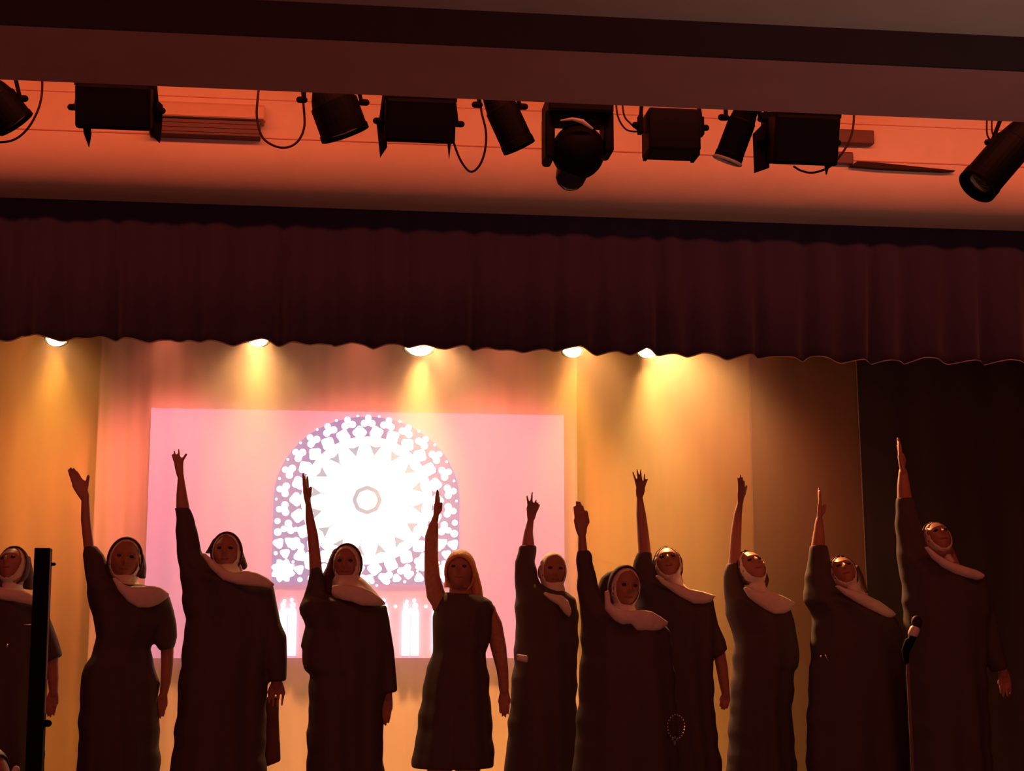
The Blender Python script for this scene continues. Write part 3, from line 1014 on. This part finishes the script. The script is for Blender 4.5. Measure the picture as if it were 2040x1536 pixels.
# A -- behind the dark post
PEOPLE.append(dict(Y=7.25, head=(25, 1128, 36), pose=(34, 14, -6), neck=(20, 1180), label='performer in a dark habit half hidden by the black post at the left edge', phase=0.4,
    rows=[(1120, -72, -40), (1150, -74, -28), (1172, -74, 30), (1190, -72, 70), (1210, -70, 88), (1250, -66, 98), (1300, -62, 88), (1360, -68, 84), (1440, -74, 86), (1536, -82, 88)],
    upper=[(-62, 1010, 9), (-60, 1060, 11), (-58, 1140, 15)], hand=dict(W=(-62, 1008), K=(-64, 980), tips=[(-72, 948), (-66, 942), (-61, 944), (-55, 952)], thumb=[(-50, 985), (-46, 968)], wpx=8),
    sleeves=[dict(pairs=[((88, 1205), (60, 1215)), ((104, 1243), (76, 1255)), ((116, 1275), (86, 1290)), ((125, 1306), (90, 1322))], th=0.05), ],
    lower=[(104, 1300, 12), (106, 1350, 11), (107, 1382, 8)], lhand=((107, 1380), (98, 1428), 9, 7),
    throat=[(1152, 8, 40), (1172, 2, 46), (1190, 0, 58)], drape=[[((40, 1105), (60, 1108)), ((44, 1140), (66, 1140)), ((40, 1172), (66, 1176))]],
    collar=[((-28, 1168), (-34, 1176)), ((-10, 1168), (-12, 1190)), ((9, 1170), (4, 1196)), ((28, 1174), (28, 1199)), ((45, 1175), (48, 1203)), ((62, 1182), (66, 1207)), ((80, 1193), (80, 1210)), ((90, 1202), (90, 1206))]))
# B
PEOPLE.append(dict(Y=7.1, head=(249, 1117, 41), pose=(10, -6, 6), neck=(252, 1172), label='performer in short sleeved black habit right of the post, raised thumb spread', phase=1.1,
    rows=[(1087, 167, 194), (1106, 166, 207), (1130, 168, 215), (1150, 170, 223), (1160, 171, 262), (1170, 172, 312), (1183, 174, 334), (1208, 178, 340), (1243, 188, 335), (1269, 192, 312), (1291, 188, 300), (1308, 180, 304), (1326, 168, 308),
          (1362, 161, 317), (1410, 158, 316), (1454, 157, 318), (1536, 154, 319)],
    upper=[(170, 988, 7.6), (171, 1036, 9.6), (177, 1089, 10), (190, 1150, 15)],
    hand=dict(W=(169, 990), K=(156, 963), tips=[(137, 937), (141, 933), (147, 934), (153, 940)], thumb=[(173, 968), (176, 949)], wpx=9.5, r=0.0072),
    sleeves=[dict(pairs=[((338, 1188), (300, 1210)), ((346, 1215), (303, 1232)), ((352, 1243), (304, 1252)), ((353, 1269), (306, 1278)), ((347, 1291), (318, 1297))], th=0.06)],
    lower=[(333, 1270, 13), (333, 1320, 12), (330, 1360, 10), (325, 1388, 7)], lhand=((325, 1386), (317, 1430), 8, -7),
    throat=[(1146, 226, 272), (1165, 228, 278), (1180, 238, 300)], drape=[[((268, 1078), (284, 1100)), ((272, 1100), (289, 1112)), ((274, 1128), (292, 1130)), ((275, 1152), (290, 1153))]],
    collar=[((230, 1150), (223, 1152)), ((244, 1163), (236, 1178)), ((258, 1168), (256, 1200)), ((276, 1168), (275, 1211)), ((297, 1166), (300, 1211)), ((317, 1168), (317, 1204)), ((330, 1176), (331, 1194)), ((338, 1183), (338, 1186))]))
# C
PEOPLE.append(dict(Y=6.9, head=(451, 1102, 37), pose=(14, 4, 0), neck=(462, 1150), label='broad performer in long black habit with creased cream collar, hand at the screen edge', phase=2.0,
    rows=[(1012, 348, 381), (1032, 351, 385), (1044, 352, 388), (1056, 351, 394), (1080, 349, 398), (1098, 352, 402), (1115, 355, 414), (1135, 358, 436), (1152, 359, 500), (1164, 360, 545), (1194, 363, 548), (1234, 369, 552), (1291, 364, 545), (1344, 357, 536),
          (1366, 355, 532), (1410, 353, 531), (1476, 346, 530), (1536, 338, 530)],
    upper=[(360, 943, 5.6), (361, 962, 7.6), (362, 985, 10.5), (364, 1010, 13), (370, 1080, 17)],
    hand=dict(W=(359, 947), K=(356, 926), tips=[(343, 906), (347, 899), (356, 895), (361, 912)], thumb=[(363, 918), (371, 905)], wpx=5.8, r=0.0056, rp=0.0095),
    sleeves=[dict(pairs=[((545, 1166), (500, 1190)), ((552, 1205), (506, 1215)), ((560, 1243), (508, 1250)), ((571, 1266), (514, 1275)), ((572, 1310), (525, 1312)), ((571, 1357), (534, 1358))], th=0.065, dy=-0.02)],
    lower=[(550, 1330, 12), (551, 1365, 10)], lhand=((552, 1362), (548, 1408), 14, -12),
    panels=[dict(name='trailing_cloth', mat=M['robe_light'], pairs=[((556, 1385), (522, 1390)), ((556, 1430), (522, 1440)), ((559, 1490), (520, 1500)), ((560, 1516), (518, 1532))], dy=0.10)],
    throat=[(1124, 428, 474), (1140, 430, 480), (1156, 442, 500)], drape=[[((432, 1070), (424, 1076)), ((428, 1085), (414, 1094)), ((424, 1100), (408, 1103))], [((468, 1078), (478, 1084)), ((474, 1100), (486, 1104)), ((476, 1124), (494, 1128)), ((478, 1134), (489, 1135))]],
    collar=[((408, 1101), (401, 1104)), ((428, 1118), (419, 1133)), ((447, 1135), (444, 1156)), ((467, 1140), (473, 1165)), ((490, 1136), (500, 1168)), ((513, 1141), (522, 1170)), ((533, 1151), (537, 1173)), ((547, 1163), (546, 1167))], shoulder=0.24))
# D
PEOPLE.append(dict(Y=6.9, head=(691, 1124, 36), pose=(8, 10, 0), neck=(694, 1178), label='performer with a long pale wimple and black veil in front of the lancet windows', phase=2.9,
    rows=[(1181, 610, 640), (1190, 606, 680), (1200, 600, 745), (1210, 597, 770), (1222, 600, 773), (1252, 608, 778), (1289, 602, 780), (1335, 604, 776), (1345, 616, 772), (1397, 615, 764), (1459, 612, 763), (1480, 611, 763), (1536, 610, 765)],
    upper=[(614, 1003, 5.5), (617, 1032, 8.5), (623, 1066, 10.5), (627, 1107, 11.5), (630, 1150, 13), (634, 1195, 16)],
    hand=dict(W=(614, 1004), K=(610, 978), tips=[(604, 945), (607, 950), (611, 956), (612, 949)], thumb=[(617, 984), (619, 972)], wpx=3.6, wd=0.024, r=0.0072, rp=0.010),
    sleeves=[dict(pairs=[((640, 1128), (618, 1134)), ((648, 1160), (612, 1165)), ((652, 1185), (604, 1190)), ((650, 1212), (595, 1210)), ((640, 1228), (597, 1224))], th=0.05),
             dict(pairs=[((645, 1235), (612, 1235)), ((640, 1262), (604, 1262)), ((640, 1291), (598, 1289))], th=0.05),
             dict(pairs=[((770, 1204), (730, 1220)), ((777, 1244), (735, 1250)), ((785, 1293), (742, 1298)), ((789, 1339), (752, 1342)), ((792, 1378), (762, 1382))], th=0.06, dy=-0.01)],
    lower=[(774, 1350, 10), (773, 1390, 8)], lhand=((773, 1388), (766, 1444), 8, -6),
    throat=[(1147, 668, 716), (1156, 662, 728), (1180, 660, 750), (1196, 664, 762)], face_open=52, veil_open=84,
    drape=[[((674, 1092), (664, 1094)), ((672, 1110), (656, 1112)), ((672, 1130), (650, 1130)), ((672, 1155), (638, 1152)), ((680, 1190), (622, 1186))]],
    collar=[((662, 1165), (660, 1184)), ((680, 1165), (682, 1196)), ((698, 1165), (699, 1199)), ((719, 1168), (720, 1207)), ((742, 1178), (745, 1208)), ((758, 1190), (760, 1207)), ((768, 1201), (768, 1205))]))
# E
PEOPLE.append(dict(Y=7.25, head=(917, 1138, 37), pose=(14, 12, 0), neck=(918, 1186), label='performer with loose auburn hair in a sleeveless knee length dark dress and sheer sleeves', phase=0.7, garment='dress', hem_z=0.5,
    rows=[(1180, 884, 896), (1184, 882, 950), (1190, 879, 968), (1198, 874, 979), (1212, 866, 983), (1227, 861, 983), (1250, 861, 980), (1285, 864, 974), (1301, 860, 967), (1328, 852, 971), (1367, 843, 975), (1437, 833, 980), (1483, 826, 983), (1530, 819, 984)],
    upper=[(868, 1030, 6.5), (864, 1045, 8), (860, 1070, 12), (859, 1120, 13), (863, 1170, 15), (878, 1208, 17)],
    hand=dict(W=(868, 1034), K=(871, 1006), tips=[(869, 985), (871, 977), (873, 979), (875, 988)], thumb=[(877, 1016), (879, 1003)], wpx=3.8, wd=0.026, r=0.0072, rp=0.010),
    sheer=[[(864, 1046, 10), (860, 1068, 13.5), (859, 1110, 14), (861, 1150, 16), (868, 1185, 19), (880, 1205, 18)], [(970, 1212, 15), (984, 1245, 17), (993, 1290, 16), (1001, 1335, 12), (1004, 1374, 10)]],
    lower=[(975, 1215, 13), (990, 1290, 11), (1002, 1350, 8), (1005, 1380, 7)], lhand=((1005, 1378), (1004, 1428), 9, -9),
    coif=False, veil=False, hair=[[[((905, 1112), (893, 1122)), ((904, 1140), (888, 1145)), ((903, 1170), (883, 1170))], [((930, 1108), (945, 1120)), ((934, 1138), (953, 1142)), ((934, 1165), (960, 1168)), ((938, 1186), (963, 1190))]]]))
# F
PEOPLE.append(dict(Y=7.35, head=(1101, 1138, 37), pose=(6, -4, 2), neck=(1105, 1186), label='performer in pale cap with one raised finger, just right of the loose haired one', phase=1.9,
    rows=[(1086, 1034, 1069), (1100, 1030, 1069), (1120, 1027, 1066), (1149, 1025, 1070), (1165, 1026, 1080), (1178, 1026, 1128), (1193, 1027, 1146), (1225, 1027, 1152), (1261, 1027, 1152), (1309, 1024, 1150), (1381, 1018, 1148), (1482, 1010, 1150), (1536, 1005, 1152)],
    upper=[(1058, 1031, 6), (1053, 1060, 9), (1052, 1085, 13), (1048, 1150, 17)],
    hand=dict(W=(1058, 1032), K=(1060, 1012), tips=[(1050, 988), (1060, 981), (1068, 996), (1072, 1002)], thumb=[(1070, 1014), (1074, 1006)], wpx=8.6, r=0.0058, rp=0.0105),
    throat=[(1160, 1082, 1122), (1180, 1080, 1124), (1192, 1090, 1128)], veil=False, face_open=54,
    collar=[((1085, 1178), (1082, 1184)), ((1096, 1182), (1096, 1196)), ((1108, 1184), (1112, 1206)), ((1120, 1186), (1124, 1222)), ((1132, 1196), (1134, 1230)), ((1138, 1215), (1138, 1222))],
    panels=[dict(name='side_scarf', mat=M['wimple'], pairs=[((1054, 1306), (1028, 1302)), ((1053, 1321), (1028, 1316))], dy=-0.13, th=0.012)]))
# G (front)
PEOPLE.append(dict(Y=6.4, head=(1245, 1171, 40), pose=(4, -8, 4), neck=(1245, 1222), label='front performer with face framed by a broad pale wimple, standing nearest the hall', phase=0.2, hipx=1245,
    rows=[(1096, 1150, 1172), (1108, 1149, 1181), (1120, 1148, 1182), (1145, 1149, 1187), (1169, 1151, 1192), (1185, 1152, 1198), (1205, 1154, 1212), (1225, 1156, 1250), (1240, 1157, 1318), (1256, 1158, 1332), (1290, 1158, 1338), (1340, 1155, 1342), (1400, 1152, 1346), (1536, 1142, 1352)],
    upper=[(1159, 1060, 7), (1160, 1080, 8.5), (1161, 1100, 10), (1168, 1150, 15)],
    hand=dict(W=(1159, 1061), K=(1156, 1036), tips=[(1144, 1010), (1149, 1000), (1155, 1001), (1160, 1009)], thumb=[(1171, 1040), (1168, 1020)], wpx=9.5, r=0.0072),
    throat=[(1205, 1216, 1262), (1222, 1212, 1270)], face_open=56, veil_open=80,
    drape=[[((1230, 1134), (1210, 1140)), ((1222, 1150), (1198, 1150)), ((1216, 1172), (1190, 1170)), ((1212, 1200), (1180, 1196)), ((1215, 1228), (1176, 1220))]],
    collar=[((1214, 1175), (1204, 1178)), ((1217, 1200), (1205, 1215)), ((1229, 1212), (1224, 1237)), ((1243, 1216), (1240, 1245)), ((1258, 1217), (1258, 1243)), ((1275, 1214), (1268, 1256)), ((1297, 1217), (1295, 1258)), ((1316, 1228), (1315, 1256)), ((1331, 1239), (1329, 1246))], shoulder=0.2))
# H
PEOPLE.append(dict(Y=7.2, head=(1331, 1125, 36), pose=(34, 10, -6), neck=(1345, 1176), label='performer behind the front one with fingers spread and a stiff pointed collar', phase=2.2, hipx=1360,
    rows=[(1100, 1268, 1298), (1115, 1264, 1301), (1128, 1262, 1304), (1148, 1262, 1312), (1162, 1263, 1330), (1176, 1264, 1360), (1190, 1266, 1418), (1202, 1268, 1421), (1243, 1272, 1426), (1276, 1276, 1424), (1314, 1280, 1420), (1376, 1284, 1420), (1438, 1286, 1424), (1536, 1286, 1437)],
    upper=[(1274, 987, 5.6), (1277, 1024, 10), (1281, 1065, 12), (1284, 1098, 13), (1284, 1150, 16)],
    hand=dict(W=(1274, 988), K=(1276, 975), tips=[(1261, 941), (1269, 935), (1276, 936), (1284, 945)], thumb=[(1283, 968), (1289, 955)], wpx=7.4, r=0.0054, rp=0.0095),
    sleeves=[dict(pairs=[((1420, 1196), (1385, 1215)), ((1430, 1243), (1388, 1250)), ((1445, 1276), (1398, 1285)), ((1448, 1293), (1420, 1314))], th=0.055)],
    lower=[(1430, 1285, 12), (1438, 1330, 12), (1443, 1365, 10), (1446, 1384, 8)], lhand=((1446, 1382), (1440, 1413), 8, -8),
    throat=[(1146, 1312, 1356), (1162, 1318, 1360), (1176, 1328, 1372)], veil_open=95,
    collar=[((1312, 1146), (1305, 1147)), ((1330, 1158), (1318, 1163)), ((1345, 1163), (1342, 1181)), ((1360, 1167), (1362, 1193)), ((1375, 1173), (1382, 1203)), ((1400, 1178), (1402, 1204)), ((1418, 1184), (1416, 1200)), ((1426, 1186), (1424, 1189))]))
# I
PEOPLE.append(dict(Y=7.3, head=(1497, 1133, 37), pose=(38, -12, -8), neck=(1508, 1184), label='performer with bare raised forearm and broad round collar, between spread fingers and black drape', phase=3.0,
    rows=[(1122, 1447, 1480), (1148, 1442, 1482), (1170, 1442, 1485), (1185, 1443, 1492), (1200, 1444, 1540), (1212, 1446, 1572), (1225, 1449, 1577), (1239, 1452, 1580), (1262, 1460, 1586), (1280, 1464, 1588), (1306, 1461, 1590), (1330, 1460, 1588), (1337, 1459, 1580), (1375, 1457, 1579), (1426, 1454, 1575), (1459, 1453, 1579), (1536, 1449, 1585)],
    upper=[(1475, 999, 5.4), (1470, 1024, 8.4), (1466, 1066, 11), (1464, 1107, 12), (1463, 1150, 16)],
    hand=dict(W=(1475, 1000), K=(1476, 982), tips=[(1469, 953), (1474, 946), (1479, 951), (1483, 958)], thumb=[(1483, 984), (1487, 968)], wpx=6.2, wd=0.012, r=0.0058, rp=0.0098),
    throat=[(1150, 1482, 1520), (1170, 1480, 1524), (1186, 1488, 1540)], veil_open=84, drape=[[((1508, 1112), (1520, 1126)), ((1514, 1140), (1527, 1146)), ((1514, 1158), (1531, 1156)), ((1512, 1174), (1525, 1174))]],
    collar=[((1486, 1168), (1480, 1172)), ((1500, 1176), (1492, 1191)), ((1513, 1180), (1511, 1206)), ((1527, 1178), (1526, 1216)), ((1541, 1179), (1543, 1224)), ((1560, 1187), (1562, 1223)), ((1575, 1195), (1575, 1216)), ((1583, 1200), (1583, 1204))]))
# J
PEOPLE.append(dict(Y=7.05, head=(1680, 1142, 35), pose=(38, 6, -10), neck=(1694, 1188), label='performer in front of the brown drape, flat hand raised edge on, left of the microphone', phase=0.9,
    rows=[(1086, 1612, 1648), (1110, 1612, 1652), (1132, 1608, 1655), (1148, 1604, 1660), (1166, 1602, 1668), (1182, 1602, 1690), (1198, 1605, 1720), (1214, 1612, 1760), (1231, 1619, 1784), (1250, 1618, 1794), (1300, 1616, 1800), (1376, 1612, 1806), (1459, 1609, 1810), (1536, 1609, 1812)],
    upper=[(1632, 1037, 8), (1631, 1066, 12), (1630, 1084, 14), (1630, 1150, 17)],
    hand=dict(W=(1632, 1038), K=(1633, 1008), tips=[(1630, 980), (1631, 974), (1632, 976), (1634, 984)], thumb=[(1641, 1018), (1643, 1007)], wpx=4.2, wd=0.03, r=0.0078, rp=0.0115),
    throat=[(1160, 1666, 1706), (1176, 1670, 1716), (1190, 1682, 1730)], veil_open=84, drape=[[((1698, 1122), (1706, 1128)), ((1704, 1145), (1716, 1147)), ((1708, 1165), (1722, 1166)), ((1712, 1182), (1727, 1182))]],
    collar=[((1668, 1165), (1663, 1168)), ((1685, 1172), (1682, 1185)), ((1705, 1177), (1702, 1198)), ((1725, 1184), (1725, 1211)), ((1747, 1195), (1748, 1222)), ((1765, 1206), (1765, 1230)), ((1777, 1215), (1776, 1231)), ((1784, 1222), (1783, 1226))], shoulder=0.24))
# K
PEOPLE.append(dict(Y=6.7, head=(1868, 1074, 36), pose=(38, -4, -6), neck=(1886, 1118), label='tallest performer at the far right before the black drape, straight arm highest of all', phase=1.5,
    rows=[(992, 1785, 1821), (1020, 1785, 1826), (1044, 1785, 1831), (1070, 1786, 1838), (1089, 1787, 1848), (1105, 1789, 1862), (1120, 1791, 1885), (1135, 1794, 1935), (1148, 1796, 1960), (1180, 1799, 1970), (1216, 1802, 1972), (1271, 1800, 1966), (1339, 1806, 1962), (1440, 1812, 1966), (1536, 1816, 1972)],
    upper=[(1799, 940, 9), (1800, 967, 13), (1802, 990, 15), (1808, 1050, 18)],
    hand=dict(W=(1799, 940), K=(1793, 908), tips=[(1788, 882), (1788, 874), (1790, 876), (1792, 886)], thumb=[(1801, 918), (1798, 906)], wpx=5, wd=0.03, r=0.0082, rp=0.012),
    sleeves=[dict(pairs=[((1962, 1155), (1925, 1175)), ((1976, 1200), (1930, 1215)), ((1992, 1270), (1940, 1280)), ((2004, 1330), (1975, 1340))], th=0.06)],
    lower=[(1985, 1300, 13), (1996, 1330, 10), (1999, 1344, 9)], lhand=((2000, 1342), (2003, 1388), 11, 10),
    throat=[(1092, 1852, 1892), (1108, 1860, 1892), (1122, 1874, 1902)], veil_open=92,
    collar=[((1848, 1088), (1841, 1090)), ((1868, 1105), (1857, 1113)), ((1886, 1115), (1878, 1131)), ((1900, 1121), (1902, 1143)), ((1922, 1128), (1925, 1151)), ((1944, 1135), (1946, 1156)), ((1956, 1141), (1956, 1154)), ((1962, 1146), (1961, 1149))], shoulder=0.24))
ROOTS = [person(s) for s in PEOPLE]

# rosary loop hanging at the front performer's side
mb = MB()
for i in range(22):
    t = 2 * PI * i / 22
    mb.ellipsoid(P(1347 + 17 * math.cos(t), 1448 + 24 * math.sin(t), 6.18), (0.0036, 0.0036, 0.0036), nu=8, nv=6)
o = mb.build('bead_loop', M['chrome'], ROOTS[6]); o['label'] = 'loop of small shiny beads at the hip'
mb = MB(); mb.box((-0.004, -0.003, -0.02), (0.004, 0.003, 0.014), c=P(1344, 1474, 6.175)); mb.box((-0.012, -0.003, -0.002), (0.012, 0.003, 0.005), c=P(1344, 1474, 6.175))
mb.build('cross', M['chrome'], ROOTS[6], smooth=False)
mb = MB(); mb.ellipsoid(P(1636, 1308, 6.87), (0.006, 0.004, 0.006), nu=10, nv=8); mb.tube([P(1645, 1306, 6.87), P(1650, 1316, 6.87)], 0.0035, n=8)
mb.build('brooch', M['chrome'], ROOTS[9])
mb = MB(); mb.ellipsoid(P(14, 1286, 7.04), (0.006, 0.004, 0.009), nu=10, nv=8); mb.tube([P(48, 1245, 7.06), P(64, 1244, 7.06)], 0.003, n=8)
mb.build('brooch', M['chrome'], ROOTS[0])

# ---------------------------------------------------------------- microphone on its stand
YMi = 6.35
b = PZ(1812, YMi, 0.0)
root = thing('microphone_stand', b, 'thin stand holding a microphone between the two rightmost performers', 'microphone stand')
mb = MB(); mb.tube([(b.x, YMi, 0.02), P(1808, 1312, YMi)], 0.0075, n=12); mb.build('pole', M['plastic'], root)
mb = MB(); mb.ring_loft([[(b.x + r * math.cos(2 * PI * j / 28), YMi + r * math.sin(2 * PI * j / 28), z) for j in range(28)] for r, z in ((0.13, 0.0), (0.13, 0.012), (0.05, 0.026), (0.012, 0.03))]); mb.build('base', M['blackmatt'], root, smooth=False)
mb = MB(); mb.tube([P(1806, 1318, YMi), P(1803, 1296, YMi), P(1809, 1278, YMi - 0.012)], [0.011, 0.015, 0.014], n=12); mb.build('clip', M['blackmatt'], root)
root = thing('microphone', P(1815, 1280, YMi), 'dark handheld microphone with a bright collar, clipped to the thin stand', 'microphone')
mb = MB(); mb.tube([P(1803, 1306, YMi), P(1812, 1284, YMi), P(1820, 1262, YMi)], [0.010, 0.014, 0.018], n=16); mb.build('handle', M['black'], root)
mb = MB(); mb.tube([P(1819, 1262, YMi), P(1822, 1255, YMi)], [0.021, 0.021], n=16); o = mb.build('collar_ring', M['rim'], root); o['label'] = 'bright pale ring under the head'
mb = MB(); mb.ellipsoid(P(1826, 1240, YMi), (0.022, 0.022, 0.028), nu=18, nv=12); mb.build('grille', M['cable'], root)

# ---------------------------------------------------------------- dark post in front of the left performer
YPo = 5.6
a, b_ = P(71, 1092, YPo), P(102, 1092, YPo)
root = thing('upright_post', ((a.x + b_.x) / 2, YPo, 0.0), 'tall slim black post with small knobs, nearest thing at the left', 'post')
bx0, bx1 = P(52, 1536, YPo), P(85, 1536, YPo)
q = MB()
t_ = (a.z - 0.0) / (a.z - bx0.z)
fl0 = a.x + (bx0.x - a.x) * t_; fl1 = b_.x + (bx1.x - b_.x) * t_
q.ring_loft([[(x0, YPo - .025, z), (x1, YPo - .025, z), (x1, YPo + .03, z), (x0, YPo + .03, z)] for x0, x1, z in ((fl0, fl1, 0.03), (a.x, b_.x, a.z))])
q.build('column', M['blackmatt'], root, smooth=False, bevel=0.003)
q = MB(); q.box((fl0 - 0.12, YPo - 0.14, 0.0), (fl1 + 0.12, YPo + 0.12, 0.03)); q.build('base', M['blackmatt'], root, smooth=False, bevel=0.005)
for (u, v, r) in ((104, 1124, 0.006), (92, 1441, 0.012)):
    q = MB(); c = P(u - 4, v, YPo); q.tube([c, c + Vector((0.013, 0, 0))], r, n=12); q.build('knob', M['blackmatt'], root)
q = MB(); q.tube([P(101, 1100, YPo - .02), P(98, 1200, YPo - 0.02), P(90, 1420, YPo - .02)], 0.0018, n=6); o = q.build('edge_strip', M['rim'], root)

# ---------------------------------------------------------------- low seated person in the bottom left corner
YH = 6.0
hc = P(-31, 1555, YH)
root = thing('person', (hc.x, YH, 0.0), 'person seated low in an olive top, face edge showing in the bottom left corner', 'person')
RH = Matrix.Rotation(math.radians(55), 3, 'Z')
q = MB(); q.ellipsoid(hc, (0.078, 0.095, 0.115), rot=RH, nu=48, nv=36, fn=head_fn(1.0))
q.tube([hc + Vector((0, 0.01, -0.07)), hc + Vector((0, 0.01, -0.19))], [0.05, 0.055], n=14)
q.tube([hc + Vector((0, 0.02, -0.19)), (hc.x, YH + 0.02, 0.12)], [0.10, 0.13], n=16)
for s_ in (-1, 1):
    q.tube([(hc.x + s_ * 0.08, YH, 0.10), (hc.x + s_ * 0.13, YH - 0.10, 0.30), (hc.x + s_ * 0.08, YH - 0.14, 0.06)], [0.075, 0.055, 0.04], n=12)
q.build('body', M['skin'], root, remesh=0.007)
q = MB()
q.tube([(hc.x - 0.17, YH + 0.02, hc.z - 0.19), (hc.x, YH + 0.02, hc.z - 0.15), (hc.x + 0.15, YH + 0.02, hc.z - 0.20)], [0.06, 0.075, 0.06], n=16)
q.tube([(hc.x, YH + 0.02, hc.z - 0.20), (hc.x, YH + 0.02, 0.14)], [0.15, 0.17], n=24, sy=0.8)
q.build('top', M['green'], root, remesh=0.01)
q = MB(); q.tube([P(24, 1560, YH - 0.03), P(32, 1533, YH - 0.03)], [0.02, 0.013], n=12)
o = q.build('shoulder_strap', M['rim'], root); o['label'] = 'pale strap over the shoulder'
q = MB(); shell(q, hc, RH, (0.081, 0.098, 0.118), (0, -1, -0.6), 75, 180, 0.006); q.build('hair', M['leather'], root, remesh=0.006)
